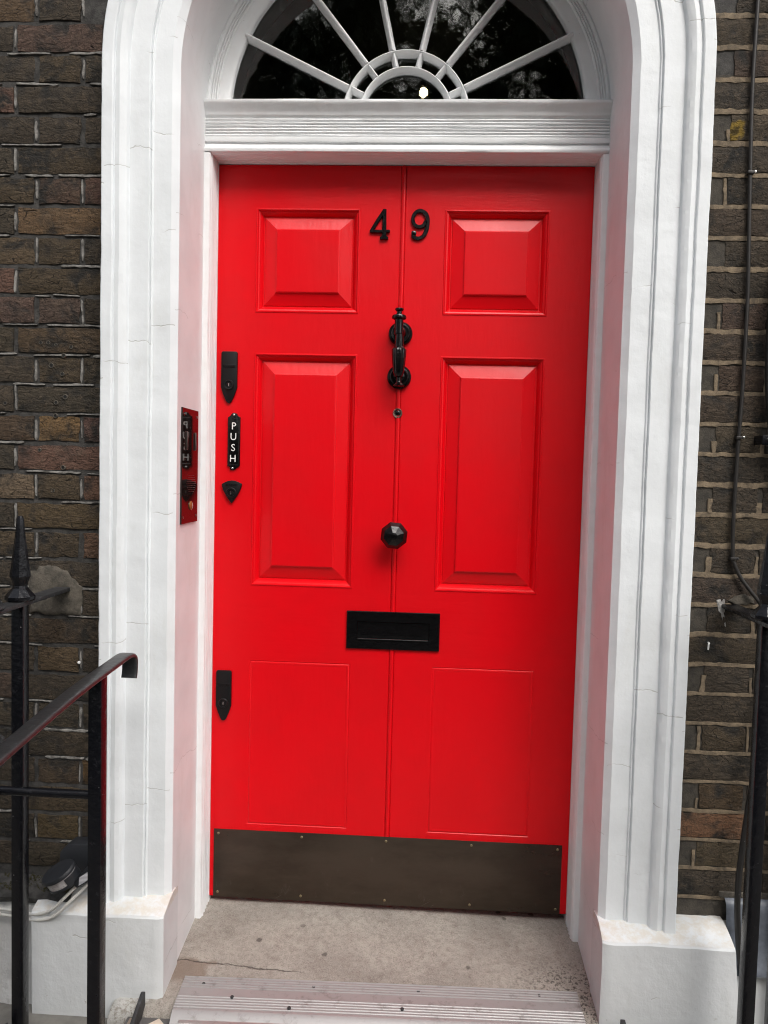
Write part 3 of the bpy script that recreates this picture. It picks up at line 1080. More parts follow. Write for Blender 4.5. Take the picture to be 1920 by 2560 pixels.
def arch_sweep(sec, n_leg, n_arc, zb, wob=0.0, fr=7):
    rows = []
    for (px, pz), (dx, dz) in path_arch(n_leg, n_arc, zb):
        r = []
        for i, (w, y) in enumerate(sec):
            q = Vector((px + dx * w, y, pz + dz * w))
            if wob and 0 < i < len(sec) - 1:
                k = wob * (noise.noise(q * fr) + 0.5 * noise.noise(q * fr * 3.1) + 0.28 * noise.noise(q * fr * 11))
                k2 = wob * (noise.noise(q * fr + Vector((7, 1, 4))) + 0.5 * noise.noise(q * fr * 3.3 + Vector((1, 5, 2))) + 0.42 * noise.noise(q * fr * 12 + Vector((2, 2, 8))))
                q += Vector((dx * k2, k, dz * k2))
            r.append(tuple(q))
        rows.append(r)
    return G().strip(rows)


mk('architrave', arch_sweep(SEC, 300, 110, 0.10, 0.0013), M['stucco'], sur, smooth=24)
mk('reveal', arch_sweep([(0.0, -0.0200), (0.0, 0.03), (0.0, 0.08), (0.0, 0.14), (0.0, 0.235)], 300, 110, -0.10, 0.0010, 5), M['reveal'], sur, smooth=60)


def plinth_block(side):
    g = G()
    nx = 26
    xs = [0.5462 + (0.862 - 0.5462) * i / nx for i in range(nx + 1)]
    pr = [(-0.085, -0.22), (-0.096, -0.10), (-0.098, 0.0), (-0.098, 0.07), (-0.0975, 0.141), (-0.0935, 0.147), (-0.070, 0.157), (-0.045, 0.166), (-0.02, 0.169), (0.004, 0.168)]
    rows = []
    for y, z in pr:
        r = []
        for i, x in enumerate(xs):
            u = i / nx
            yy = y
            if i == 0 and y < -0.05:
                yy += 0.006
            xo = x
            if side > 0 and i == nx:
                xo += 0.016 * max(0, (0.16 - z)) / 0.2
            if side < 0:
                xo += u * 0.022
            q = Vector((side * xo, yy, z))
            a = 0.0028 if z > 0.1 else 0.0018
            q += Vector((noise.noise(q * 13), noise.noise(q * 13 + Vector((3, 3, 3))), noise.noise(q * 15 + Vector((9, 1, 3))))) * a
            if z > 0.15:
                q.z += 0.004 * noise.noise(q * 30)
            r.append(tuple(q))
        rows.append(r)
    g.strip(rows)
    for i in (0, -1):
        e = [r[i] for r in rows]
        g.add(e + [(e[0][0], 0.02, -0.22), (e[0][0], 0.02, 0.166)][::1], [tuple(range(len(e))) + (len(e) + 1, len(e))])
    return g


for s in (-1, 1):
    mk('plinth_block', plinth_block(s), M['plinth'], sur, smooth=28, weld=True)

# ================================================================ DOOR FRAME
frame = thing('door_frame', 'white reeded wooden door frame with fluted transom under the fanlight', 'door frame', (0, YF, -0.05))
XI = 0.5315        # front inner edge of the jamb


def reeds(y0, y1, n, x, depth, steps=6):
    """points (y, x-offset) for n half-round reeds between y0 and y1"""
    out = []
    for k in range(n):
        p = (y1 - y0) / n
        b0 = y0 + p * k
        out += [(b0, x), (b0 + p * 0.12, x)]
        for i in range(steps + 1):
            t = i / steps
            out.append((b0 + p * (0.13 + 0.87 * t), x - depth * math.sin(PI * t)))
    return out


jsec = [(0.262, YF + 0.0005)][:0]
jl = [(0.5530, 0.30), (0.5530, YF), (0.5355, YF), (0.5325, YF + 0.003)] + [(x, y) for y, x in reeds(YF + 0.006, YD - 0.008, 4, XI + 0.0010, 0.0036)] + [(0.5290, YD - 0.006), (0.5290, 0.30)]
for s in (-1, 1):
    rows = []
    for z in np.linspace(-0.06, 2.1443, 40):
        rows.append([(s * x + 0.0006 * noise.noise(Vector((s, i * 0.7, z * 5))), y, z) for i, (x, y) in enumerate(jl)])
    jamb = mk('jamb', G().strip(rows, closed=True), M['wood'], frame, smooth=40)
# head: reeded soffit
hl = [(0.30, 2.160), (YF, 2.160), (YF - 0.002, 2.1580), (YF - 0.003, 2.1530), (YF - 0.001, 2.1475), (YF + 0.003, 2.1455)] + \
     [(y, z) for y, z in reeds(YF + 0.006, YD - 0.006, 5, 2.1462, 0.0036)] + [(YD - 0.004, 2.1425), (0.30, 2.1425)]
rows = [[(x, y + 0.0005 * noise.noise(Vector((x * 7, i, 1))), z + 0.0005 * noise.noise(Vector((x * 6, i, 5)))) for i, (y, z) in enumerate(hl)] for x in np.linspace(-0.5505, 0.5505, 44)]
mk('head', G().strip(rows, closed=True), M['wood'], frame, smooth=40)
# transom: fillets, wide reeds, cavetto and ledge, as one horizontal section (y, z)
tr = [(0.30, 2.1602), (0.1885, 2.1602), (0.1905, 2.1660), (0.1960, 2.1690), (0.1965, 2.1735), (0.1900, 2.1745), (0.1890, 2.1790), (0.1895, 2.1870)]
for k in range(6):
    z0 = 2.1880 + k * 0.0084
    for i in range(7):
        t = i / 6
        tr.append((0.1975 - 0.0065 * math.sin(PI * t) ** 0.45, z0 + 0.0084 * t))
tr += [(0.1950, 2.2400), (0.1900, 2.2440), (0.1885, 2.2465), (0.1880, 2.2500), (0.1860, 2.2540), (0.1820, 2.2600), (0.1765, 2.2660), (0.1725, 2.2705), (0.1715, 2.2735), (0.1715, 2.2785), (0.1735, 2.2800),
       (0.205, 2.2815), (0.30, 2.2815)]
rows = [[(x, y + 0.0008 * noise.noise(Vector((x * 9, i * 0.9, 1))), z + 0.0007 * noise.noise(Vector((x * 8, i * 0.9, 5)))) for i, (y, z) in enumerate(tr)] for x in np.linspace(-0.551, 0.551, 60)]
mk('transom', G().strip(rows, closed=True), M['wood'], frame, smooth=40)

# ================================================================ FANLIGHT
CF = 2.2555       # centre of the fan
YG = 0.232        # glass
fan = thing('fanlight', 'white half-round fanlight with radiating bars above the transom', 'fanlight', (0, YG, CF))


def arc_ring(sec, n=72, a0=0.0, a1=PI, cx=0.0):
    """section (radius, y) swept about the fan centre"""
    rows = []
    for i in range(n + 1):
        a = a0 + (a1 - a0) * i / n
        rows.append([(cx + r * math.cos(a) + 0.0005 * noise.noise(Vector((a * 4, j * 0.15, 2))), y + 0.0003 * noise.noise(Vector((a * 5, j * 0.15, 7))), CF + r * math.sin(a)) for j, (r, y) in enumerate(sec)])
    return G().strip(rows, closed=True)


fs = [(0.5510, 0.30), (0.5510, 0.196), (0.5440, 0.194), (0.5400, 0.196), (0.5385, 0.200)]
for k in range(3):
    for i in range(5):
        fs.append((0.5380 - 0.0062 * (k + i / 4), 0.2020 - 0.0032 * math.sin(PI * i / 4) + k * 0.001))
fs += [(0.5185, 0.2055), (0.5060, 0.2060), (0.5020, 0.2080), (0.4960, 0.2095), (0.4890, 0.2120), (0.4865, 0.2160), (0.4865, 0.30)]
mk('fan_frame', arc_ring(fs), M['wood'], fan, smooth=40)
bar_sec = lambda w, y0: [(-w / 2, YG + 0.006), (-w / 2, YG - 0.006), (-w * 0.36, YG - 0.012), (-w * 0.16, y0 + 0.002), (0, y0), (w * 0.16, y0 + 0.002), (w * 0.36, YG - 0.012), (w / 2, YG - 0.006), (w / 2, YG + 0.006)]
for rr in (0.1695, 0.1250):
    mk('fan_ring', arc_ring([(rr + d, y) for d, y in bar_sec(0.0165, 0.2045)], 48), M['wood'], fan, smooth=40)
angs = [PI * k / 7 for k in range(1, 7)]
for a in angs:
    for r0_, r1_, nm in ((0.174, 0.494, 'glazing_bar'), (0.129, 0.166, 'spur_bar')):
        rows = []
        for i in range(9):
            r = r0_ + (r1_ - r0_) * i / 8
            row = []
            for d, y in bar_sec(0.0190 if nm == 'glazing_bar' else 0.0165, 0.2045):
                row.append((r * math.cos(a) - d * math.sin(a) + 0.0005 * noise.noise(Vector((r * 20, d * 90, a))), y, CF + r * math.sin(a) + d * math.cos(a)))
            rows.append(row)
        mk(nm, G().strip(rows, closed=True), M['wood'], fan, smooth=40)


def sector(ra, rb, a0, a1, n=10):
    pts = [(ra * math.cos(a0 + (a1 - a0) * i / n), CF + ra * math.sin(a0 + (a1 - a0) * i / n)) for i in range(n + 1)] if ra > 0 else [(0, CF)]
    pts += [(rb * math.cos(a1 + (a0 - a1) * i / n), CF + rb * math.sin(a1 + (a0 - a1) * i / n)) for i in range(n + 1)]
    return pts


for k in range(7):
    a0, a1 = PI * k / 7 + 0.0005, PI * (k + 1) / 7 - 0.0005
    for ra, rb in ((0.1697, 0.4900), (0.1253, 0.1693)):
        tl = random.uniform(-0.0010, 0.0010)
        mk('pane', G().prism(sector(ra, rb, a0, a1), YG + tl, YG + tl + 0.003), M['glass'], fan, smooth=0)
mk('pane', G().prism(sector(0, 0.1248, 0.0005, PI - 0.0005, 24), YG, YG + 0.003), M['glass'], fan, smooth=0)

# ================================================================ HALL BEHIND, WITH ITS LIT BULB
g = G()
g.box(-0.95, -0.90, 0.36, 5.0, -0.03, 3.7).box(0.90, 0.95, 0.36, 5.0, -0.03, 3.7).box(-0.899, 0.899, 4.95, 5.0, -0.03, 3.7).box(-0.95, 0.95, 0.36, 5.0, 3.702, 3.75)
struct('hall_walls', g, M['hall'])
struct('hall_floor', G().box(-0.95, 0.95, 0.422, 5.0, -0.09, -0.032), M['hall'])
g = G().box(-0.95, -0.545, 0.302, 0.358, -0.03, 3.7).box(0.545, 0.95, 0.302, 0.358, -0.03, 3.7).box(-0.545, 0.545, 0.302, 0.358, 2.86, 3.7)
struct('hall_front_wall', g, M['hall'])
lamp = thing('hall_lamp', 'small lit round bulb hanging in the dark hall, seen through the fanlight', 'lamp', (0.0209, 2.5, 3.70))
mk('flex', G().tube([(0.0209, 2.5, 3.70), (0.0209, 2.5, 3.47)], 0.004, 8), M['rubber'], lamp)
mk('bulb', G().lathe([(0.010, 0.027), (0.019, 0.017), (0.0245, 0.004), (0.0235, -0.008), (0.017, -0.018), (0.005, -0.022)], (0.0209, 2.5, 3.428), 'z', 24), M['bulb'], lamp, smooth=60)
mk('bulb_holder', G().lathe([(0.013, 0.0275), (0.017, 0.030), (0.017, 0.062), (0.008, 0.072)], (0.0209, 2.5, 3.428), 'z', 16), M['rubber'], lamp, smooth=40)

# ================================================================ RED DOOR
door = thing('front_door', 'glossy red six-panel front door numbered 49', 'door', (0, YD, 0))
XE = 0.5285
XC = [-XE, -0.419, -0.1215, -0.0095, 0.0070, 0.1165, 0.4105, XE]
ZC = [0.0, 0.2245, 0.7170, 0.9390, 1.6120, 1.7270, 2.0210, 2.1405]
holes = {(i, j) for i in (1, 5) for j in (1, 3, 5)}
g = G()


def grid_face(x0, x1, z0, z1):
    nx, nz = max(1, int((x1 - x0) / 0.06)), max(1, int((z1 - z0) / 0.06))
    rows = [[(x0 + (x1 - x0) * i / nx, YD, z0 + (z1 - z0) * j / nz) for i in range(nx + 1)] for j in range(nz + 1)]
    g.strip(rows)


for i in range(7):
    for j in range(7):
        if (i, j) in holes or i == 3:
            continue
        grid_face(XC[i], XC[i + 1], ZC[j], ZC[j + 1])
# edges and back
for x in (-XE, XE):
    g.add([(x, YD, 0), (x, 0.31, 0), (x, 0.31, 2.1405), (x, YD, 2.1405)], [(0, 1, 2, 3)])
g.add([(-XE, YD, 0), (XE, YD, 0), (XE, 0.31, 0), (-XE, 0.31, 0)], [(0, 1, 2, 3)])
g.add([(-XE, YD, 2.1405), (XE, YD, 2.1405), (XE, 0.31, 2.1405), (-XE, 0.31, 2.1405)], [(0, 1, 2, 3)])
g.add([(-XE, 0.31, 0), (XE, 0.31, 0), (XE, 0.31, 2.1405), (-XE, 0.31, 2.1405)], [(0, 1, 2, 3)])
grid_face(XC[3], XC[4], 0.0, 0.2065)
leaf = mk('door_leaf', g, M['red'], door, smooth=20, weld=True)
# bead down the middle between two grooves
bs = [(-0.0095, 0), (-0.0088, 0.0030), (-0.0074, 0.0032), (-0.0066, -0.0002), (-0.0050, -0.0022), (-0.0012, -0.0030), (0.0026, -0.0022), (0.0042, -0.0002), (0.0050, 0.0032), (0.0063, 0.0030), (0.0070, 0)]
rows = [[(x + 0.0004 * noise.noise(Vector((z * 9, 0, 3))) * (0 if k in (0, 10) else 1), YD + y, z) for k, (x, y) in enumerate(bs)] for z in np.linspace(0.2065, 2.1405, 70)]
mk('centre_bead', G().strip(rows), M['red'], door, smooth=40)

RAISED = [(0, 0), (0.0012, -0.0016), (0.0042, -0.0020), (0.0062, 0.0004), (0.0070, 0.0028), (0.0105, 0.0042), (0.0150, 0.0100), (0.0182, 0.0150), (0.0190, 0.0175), (0.0225, 0.0178), (0.0235, 0.0152)]
FIELD = [(0.0235, 0.0152), (0.0575, 0.0046), (0.0580, 0.0012), (0.0605, -0.0002), (0.0640, -0.0004)]
FLUSH = [(0, 0), (0.0014, 0.0012), (0.0028, 0.0012), (0.0042, 0.0002), (0.0060, -0.0005), (0.0082, -0.0005), (0.0100, 0.0002), (0.0112, 0.0006), (0.0124, 0.0004)]


def rect_rings(x0, x1, z0, z1, prof, cap=True, nsub=6):
    g = G()
    rings = []
    for d, y in prof:
        a, b, c, e = x0 + d, x1 - d, z0 + d, z1 - d
        ring = []
        for k in range(nsub):
            ring.append((a + (b - a) * k / nsub, YD + y, c))
        for k in range(nsub):
            ring.append((b, YD + y, c + (e - c) * k / nsub))
        for k in range(nsub):
            ring.append((b - (b - a) * k / nsub, YD + y, e))
        for k in range(nsub):
            ring.append((a, YD + y, e - (e - c) * k / nsub))
        rings.append(ring)
    g.strip(rings, closed=True)
    if cap:
        d, y = prof[-1]
        nx, nz = 8, 12
        a, b, c, e = x0 + d, x1 - d, z0 + d, z1 - d
        g.add([(a, YD + y, c), (b, YD + y, c), (b, YD + y, e), (a, YD + y, e)], [(0, 1, 2, 3)])
    return g


for (i, j) in sorted(holes):
    x0, x1, z0, z1 = XC[i], XC[i + 1], ZC[j], ZC[j + 1]
    if j == 1:
        mk('panel', rect_rings(x0, x1, z0, z1, FLUSH, True, 1), M['red'], door, smooth=30, label='flush lower panel outlined by a thin bead')
    else:
        p = mk('panel', rect_rings(x0, x1, z0, z1, FIELD, True, 1), M['red'], door, smooth=14)
        mk('panel_moulding', rect_rings(x0, x1, z0, z1, RAISED, False, 10), M['red'], p, smooth=26)

# kick plate
kp = mk('kick_plate', G().box(-0.5168, 0.5105, YD - 0.0026, YD - 0.0004, -0.0010, 0.2058), M['kick'], door, bevel=0.0007, wob=(0.0006, 3))
scr = None


def screw(parent, x, y, z, r, mat, axis='y'):
    g = G()
    g.lathe([(r, 0.0), (r, -0.0006), (r * 0.75, -0.0014), (r * 0.22, -0.0017)], (x, y, z), axis, 14)
    return mk('screw', g, mat, parent, smooth=40)


for z in (0.1930, 0.0138):
    for x in (-0.5035, -0.2535, -0.0035, 0.2470, 0.4972):
        screw(kp, x, YD - 0.0026, z, 0.0040, M['screw'])

# letter plate
lp = mk('letter_plate', rect_rings(-0.1342, 0.1360, 0.7640, 0.8745, [(0, 0.0), (0, -0.0050), (0.0015, -0.0066), (0.0300, -0.0066), (0.0308, -0.0040)], False, 1), M['black'], door, smooth=30)
mk('letter_flap', rect_rings(-0.1034, 0.1052, 0.7950, 0.8435, [(0, -0.0032), (0.0008, -0.0046), (0.010, -0.0052)], True, 1), M['black'], lp, smooth=30)
g = G().tube([(-0.1010, YD - 0.0078, 0.7938), (0.1026, YD - 0.0078, 0.7938)], 0.0018, 8)
mk('flap_lip', g, M['black'], lp, smooth=60)

# faceted octagonal knob
g = G()
g.lathe([(0.026, 0.0), (0.027, -0.004), (0.018, -0.008)], (-0.0015, YD, 1.1010), 'y', 24)
knob = mk('door_knob', G().lathe([(0.013, -0.004), (0.013, -0.028), (0.030, -0.036), (0.0395, -0.048), (0.0395, -0.054), (0.0290, -0.068), (0.0100, -0.0765)], (-0.0015, YD, 1.1010), 'y', 8, ph=0.30), M['black'], door, smooth=0)
mk('rose', g, M['black'], knob, smooth=40)
mk('boss', G().lathe([(0.0090, -0.0755), (0.0085, -0.079), (0.0050, -0.0795), (0.0045, -0.0775), (0.0030, -0.0775), (0.002, -0.080)], (-0.0015, YD, 1.1010), 'y', 16), M['black'], knob, smooth=40)

# knocker: two stepped roses and a hanging fluted hammer
kn = mk('door_knocker', G().lathe([(0.0338, 0.0), (0.0342, -0.006), (0.0325, -0.010), (0.0275, -0.011), (0.0262, -0.015), (0.0235, -0.017), (0.0175, -0.0165), (0.0150, -0.020), (0.0135, -0.040), (0.009, -0.046)], (0.0004, YD, 1.6720), 'y', 40), M['black'], door, smooth=35)
mk('strike_rose', G().lathe([(0.0342, 0.0), (0.0345, -0.006), (0.0330, -0.011), (0.0280, -0.012), (0.0265, -0.018), (0.0235, -0.020), (0.017, -0.019), (0.015, -0.026), (0.008, -0.030)], (-0.0002, YD, 1.5500), 'y', 40), M['black'], kn, smooth=35)
hx, hy = -0.0030, YD - 0.056
tilt = 0.0
g = G()
g.lathe([(0.0015, 1.7335), (0.0110, 1.7325), (0.0125, 1.7300), (0.0105, 1.7265), (0.0072, 1.7235), (0.0075, 1.7180), (0.0100, 1.7160), (0.0185, 1.7130), (0.0205, 1.7085), (0.0195, 1.7040), (0.0120, 1.7010),
         (0.0118, 1.6660), (0.0122, 1.6645), (0.0122, 1.6615), (0.0108, 1.6600)], (hx, hy, 0), 'z', 28)
mk('hammer_top', g, M['black'], kn, smooth=45)
g = G()
n = 28
prof = [(0.0104, 1.6605), (0.0118, 1.648), (0.0124, 1.634), (0.0126, 1.6265), (0.0150, 1.6245), (0.0205, 1.6190), (0.0200, 1.605), (0.0180, 1.580), (0.0152, 1.556), (0.0128, 1.5475), (0.0085, 1.5440)]
vs = []
for r, z in prof:
    k = 1.0 if z < 1.6235 and z > 1.546 else 0.0
    for i in range(n * 2):
        a = PI * i / n
        rr = r * (1 - 0.085 * k * (0.5 - 0.5 * math.cos(a * 10)))
        vs.append((hx + 0.0022 + rr * math.cos(a), hy - 0.004 + rr * math.sin(a), z))
m = n * 2
fc = [(j * m + i, j * m + (i + 1) % m, (j + 1) * m + (i + 1) % m, (j + 1) * m + i) for j in range(len(prof) - 1) for i in range(m)]
fc += [tuple(range(m - 1, -1, -1)), tuple((len(prof) - 1) * m + i for i in range(m))]
mk('hammer', G().add(vs, fc), M['black'], kn, smooth=45)
mk('hammer_foot', G().lathe([(0.0070, 1.5450), (0.0066, 1.5340), (0.0085, 1.5280), (0.0160, 1.5225), (0.0155, 1.5195), (0.004, 1.5185)], (hx + 0.003, hy + 0.006, 0), 'z', 24), M['black'], kn, smooth=45)
mk('hinge_pin', G().lathe([(0.0105, -0.036), (0.0108, -0.062)], (hx, YD, 1.672), 'y', 20), M['black'], kn, smooth=45)

# door viewer
dv = mk('door_viewer', G().lathe([(0.0136, 0.0), (0.0138, -0.0025), (0.0120, -0.0042), (0.0098, -0.0040), (0.0092, -0.0015)], (-0.0022, YD, 1.4482), 'y', 28), M['chrome'], door, smooth=40)
mk('lens', G().lathe([(0.0090, -0.0012), (0.0074, -0.0030), (0.0045, -0.0044), (0.001, -0.0048)], (-0.0022, YD, 1.4482), 'y', 24), M['black'], dv, smooth=60)


# lock covers on the closing edge
def lock_cover(cx, top, bottom, w, word):
    h = top - bottom
    tz = bottom + h * 0.30
    pts = []
    for a in np.linspace(0, PI / 2, 5):
        pts.append((cx + w / 2 - 0.006 + 0.006 * math.cos(a), top - 0.006 + 0.006 * math.sin(a)))
    for a in np.linspace(PI / 2, PI, 5):
        pts.append((cx - w / 2 + 0.006 + 0.006 * math.cos(a), top - 0.006 + 0.006 * math.sin(a)))
    pts += [(cx - w / 2, tz), (cx - w * 0.36, bottom + h * 0.17)]
    for a in np.linspace(PI + 0.35, 2 * PI - 0.35, 6):
        pts.append((cx + 0.0085 * math.cos(a), bottom + 0.0085 + 0.0085 * math.sin(a)))
    pts += [(cx + w * 0.36, bottom + h * 0.17), (cx + w / 2, tz)]
    o = mk('lock_cover', G().prism(pts, YD - 0.0075, YD - 0.0002), M['black_matt'], door, smooth=35, bevel=0.0016)
    zc = bottom + h * 0.355
    mk('cylinder', G().lathe([(0.0142, -0.0074), (0.0142, -0.0105), (0.0125, -0.0125), (0.0098, -0.0120), (0.0092, -0.0095), (0.0070, -0.0095), (0.0062, -0.0108), (0.001, -0.0108)], (cx + 0.0005, YD, zc), 'y', 28), M['black_matt'], o, smooth=40)
    mk('keyway', G().box(cx - 0.0006, cx + 0.0014, YD - 0.0114, YD - 0.0100, zc - 0.0042, zc + 0.0042), M['steel_light'], o)
    # raised maker's band
    bz = top - h * 0.285
    mk('name_band', G().prism([(cx - 0.0175, bz - 0.004), (cx, bz - 0.0055), (cx + 0.0175, bz - 0.004), (cx + 0.0185, bz + 0.006), (cx, bz + 0.0042), (cx - 0.0185, bz + 0.006)], YD - 0.0083, YD - 0.007), M['black_matt'], o, bevel=0.0003)
    t = text_geo(word, 0.0088, cx, bz - 0.0002, YD - 0.0089, YD - 0.0080)
    mk('lettering', t, M['black'], o, smooth=0)
    return o


lock_cover(-0.4900, 1.6140, 1.4660, 0.0470, 'BANHAM')
lock_cover(-0.4930, 0.6850, 0.5355, 0.0455, 'BANHAM')
# shield-shaped cylinder pull
sp = []
for t in np.linspace(0, 1, 7):
    sp.append((-0.5075 + 0.0595 * t, 1.2325 + 0.0105 * math.sin(PI * t) + 0.0015 * t))
for t in np.linspace(0.15, 1, 6):
    sp.append((-0.4480 - 0.0300 * t ** 1.55, 1.2340 - 0.0570 * t))
for t in np.linspace(0.85, 0.15, 5):
    sp.append((-0.5075 + 0.0295 * t ** 1.55, 1.2325 - 0.0555 * t))
sh = mk('lock_shield', G().prism(sp[::-1], YD - 0.0085, YD - 0.0002), M['black_matt'], door, smooth=35, bevel=0.0018)
mk('cylinder', G().lathe([(0.0155, -0.0083), (0.0155, -0.0112), (0.0138, -0.0130), (0.0105, -0.0130), (0.0098, -0.0100), (0.0070, -0.0100), (0.0060, -0.0112), (0.001, -0.0112)], (-0.4785, YD, 1.2075), 'y', 28), M['black_matt'], sh, smooth=40)
mk('keyway', G().box(-0.4798, -0.4776, YD - 0.0118, YD - 0.0105, 1.2030, 1.2120), M['steel_light'], sh)
mk('lettering', text_geo('BANHAM', 0.0085, -0.4780, 1.2305, YD - 0.0093, YD - 0.0083), M['black'], sh, smooth=0)

# PUSH plate
px0, px1 = -0.4920, -0.4555
pts = [(px0, 1.2840), (px0 + 0.004, 1.2835), (px0 + 0.008, 1.2800)] + [(-0.4765 + 0.0105 * math.cos(a), 1.2805 - 0.0068 * math.sin(a)) for a in np.linspace(PI - 0.5, 0.5, 6)] + \
      [(px1 - 0.008, 1.2800), (px1 - 0.003, 1.2840), (px1, 1.2850), (px1, 1.4265), (px1 - 0.003, 1.4275), (px1 - 0.009, 1.4310)] + \
      [(-0.4735 + 0.0100 * math.cos(a), 1.4315 + 0.0070 * math.sin(a)) for a in np.linspace(0.5, PI - 0.5, 6)] + [(px0 + 0.008, 1.4310), (px0 + 0.003, 1.4275), (px0, 1.4265)]
pp = mk('push_plate', G().prism(pts[::-1], YD - 0.0055, YD - 0.0002), M['black'], door, smooth=35, bevel=0.0012)
g = G()
rim = [(px0 + 0.0042, 1.2885), (px1 - 0.0042, 1.2885), (px1 - 0.0042, 1.4225), (px0 + 0.0042, 1.4225)]
for i in range(4):
    a, b = rim[i], rim[(i + 1) % 4]
    g.tube([(a[0], YD - 0.0056, a[1]), (b[0], YD - 0.0056, b[1])], 0.0009, 6)
mk('raised_rim', g, M['black'], pp, smooth=50)
for ch, z in (('P', 1.3998), ('U', 1.3693), ('S', 1.3375), ('H', 1.3062)):
    mk('letter', text_geo(ch, 0.0295, -0.4745 - 0.0004 * (1.40 - z) / 0.03, z, YD - 0.0066, YD - 0.0050, 0.95), M['white_enamel'], pp, smooth=0)
screw(pp, -0.4742, YD - 0.0056, 1.4330, 0.0030, M['steel_light'])
screw(pp, -0.4765, YD - 0.0056, 1.2790, 0.0030, M['steel_light'])


# numerals: cast, rounded strokes
def stroke(pts, ws, y0, y1):
    """2-D polyline (x, z) with half widths -> solid with a rounded front"""
    n = len(pts)
    L, R_ = [], []
    for i in range(n):
        a, b = pts[max(i - 1, 0)], pts[min(i + 1, n - 1)]
        t = Vector((b[0] - a[0], b[1] - a[1])).normalized()
        nx, nz = -t.y, t.x
        L.append((nx, nz))
    rows = []
    for (x, z), (nx, nz), w in zip(pts, L, ws):
        rows.append([(x + nx * w * k, y, z + nz * w * k) for k, y in ((-1, y1), (-1, y0 + 0.0016), (-0.72, y0), (0.72, y0), (1, y0 + 0.0016), (1, y1))])
    g = G().strip(rows)
    g.add(rows[0], [tuple(range(6))])
    g.add(rows[-1], [tuple(range(6))])
    return g


def disc(x, z, r, y0, y1):
    return G().lathe([(r, y1 - YD), (r, y0 + 0.0016 - YD), (r * 0.7, y0 - YD)], (x, YD, z), 'y', 20)


S4 = 0.000150
def nx_(px): return 0.0203 + (px - 955) * S4
def nz_(py): return 2.0204 - (py - 180) * 0.0001475


def npts(lst): return [(nx_(a), nz_(b)) for a, b in lst]


F0, F1 = YD - 0.0075, YD - 0.0002
g = G()
for k, (pl, w) in enumerate(([[(462, 205), (335, 410), (212, 618)], [30, 34, 30]], [[(200, 607), (400, 607), (560, 604)], [27, 27, 24]], [[(462, 195), (464, 450), (466, 700)], [36, 38, 38]])):
    d = stroke(npts(pl), [q * S4 for q in w], F0 - 0.0003 * k, F1)
    g.add(d.v, d.f)
for d in (disc(nx_(548), nz_(604), 28 * S4, F0 - 0.0011, F1), G().prism(npts([(385, 752), (545, 752), (540, 718), (500, 690), (490, 660), (440, 660), (428, 690), (390, 718)])[::-1], F0 - 0.0014, F1)):
    g.add(d.v, d.f)
mk('numeral', g, M['black'], door, smooth=40, label='black cast house number 4')
g = G()
sp9 = spline([(*p, 0) for p in npts([(1018, 640), (1012, 690), (1055, 722), (1120, 728), (1195, 690), (1250, 600), (1275, 480), (1272, 350), (1225, 255), (1135, 212), (1050, 245), (1000, 340), (1010, 435), (1065, 500), (1140, 512), (1205, 480), (1250, 410)])], 5)
w9 = []
for p in sp9:
    w9.append((38 if p.x > nx_(1210) else 33) * S4)
d = stroke([(p.x, p.y) for p in sp9], w9, F0, F1)
g.add(d.v, d.f)
d = disc(nx_(1022), nz_(636), 48 * S4, F0 - 0.0006, F1)
g.add(d.v, d.f)
mk('numeral', g, M['black'], door, smooth=40, label='black cast house number 9')

# ================================================================ INTERCOM ON THE LEFT REVEAL
XI0 = -0.5448
ic = thing('intercom_panel', 'dark mirror-finish intercom plate set in the left reveal', 'intercom', (XI0, 0.08, 1.28))


def boxr(x0, x1, y0, y1, z0, z1): return G().box(x0, x1, y0, y1, z0, z1)


plate = mk('face_plate', boxr(XI0 - 0.006, XI0, 0.0100, 0.1482, 1.1300, 1.4325), M['ic_plate'], ic, bevel=0.0007, seg=1)
for y in (0.044, 0.118):
    mk('name_bar', G().tube([(XI0 + 0.000, y, 1.3245), (XI0 + 0.0012, y, 1.328), (XI0 + 0.0012, y, 1.368), (XI0 + 0.000, y, 1.3715)], 0.0034, 10), M['bar_steel'], ic, smooth=60)
for i in range(9):
    z = 1.2560 - i * 0.0053
    w = 0.043 - abs(i - 4) * 0.0045
    mk('speaker_slot', boxr(XI0 - 0.001, XI0 + 0.0005, 0.0885 - w, 0.0885 + w, z - 0.0007, z + 0.0007), M['bar_steel'], ic)
mk('call_button', G().lathe([(0.0118, 0.0), (0.0118, 0.0020), (0.0095, 0.0036), (0.002, 0.0042)], (XI0, 0.0850, 1.1762), 'x', 24), M['amber'], ic, smooth=50)
for y, z in ((0.024, 1.415), (0.134, 1.415), (0.024, 1.147), (0.134, 1.147)):
    mk('screw', G().lathe([(0.0034, 0.0), (0.0034, 0.0008), (0.001, 0.0014)], (XI0, y, z), 'x', 12), M['bar_steel'], ic, smooth=40)

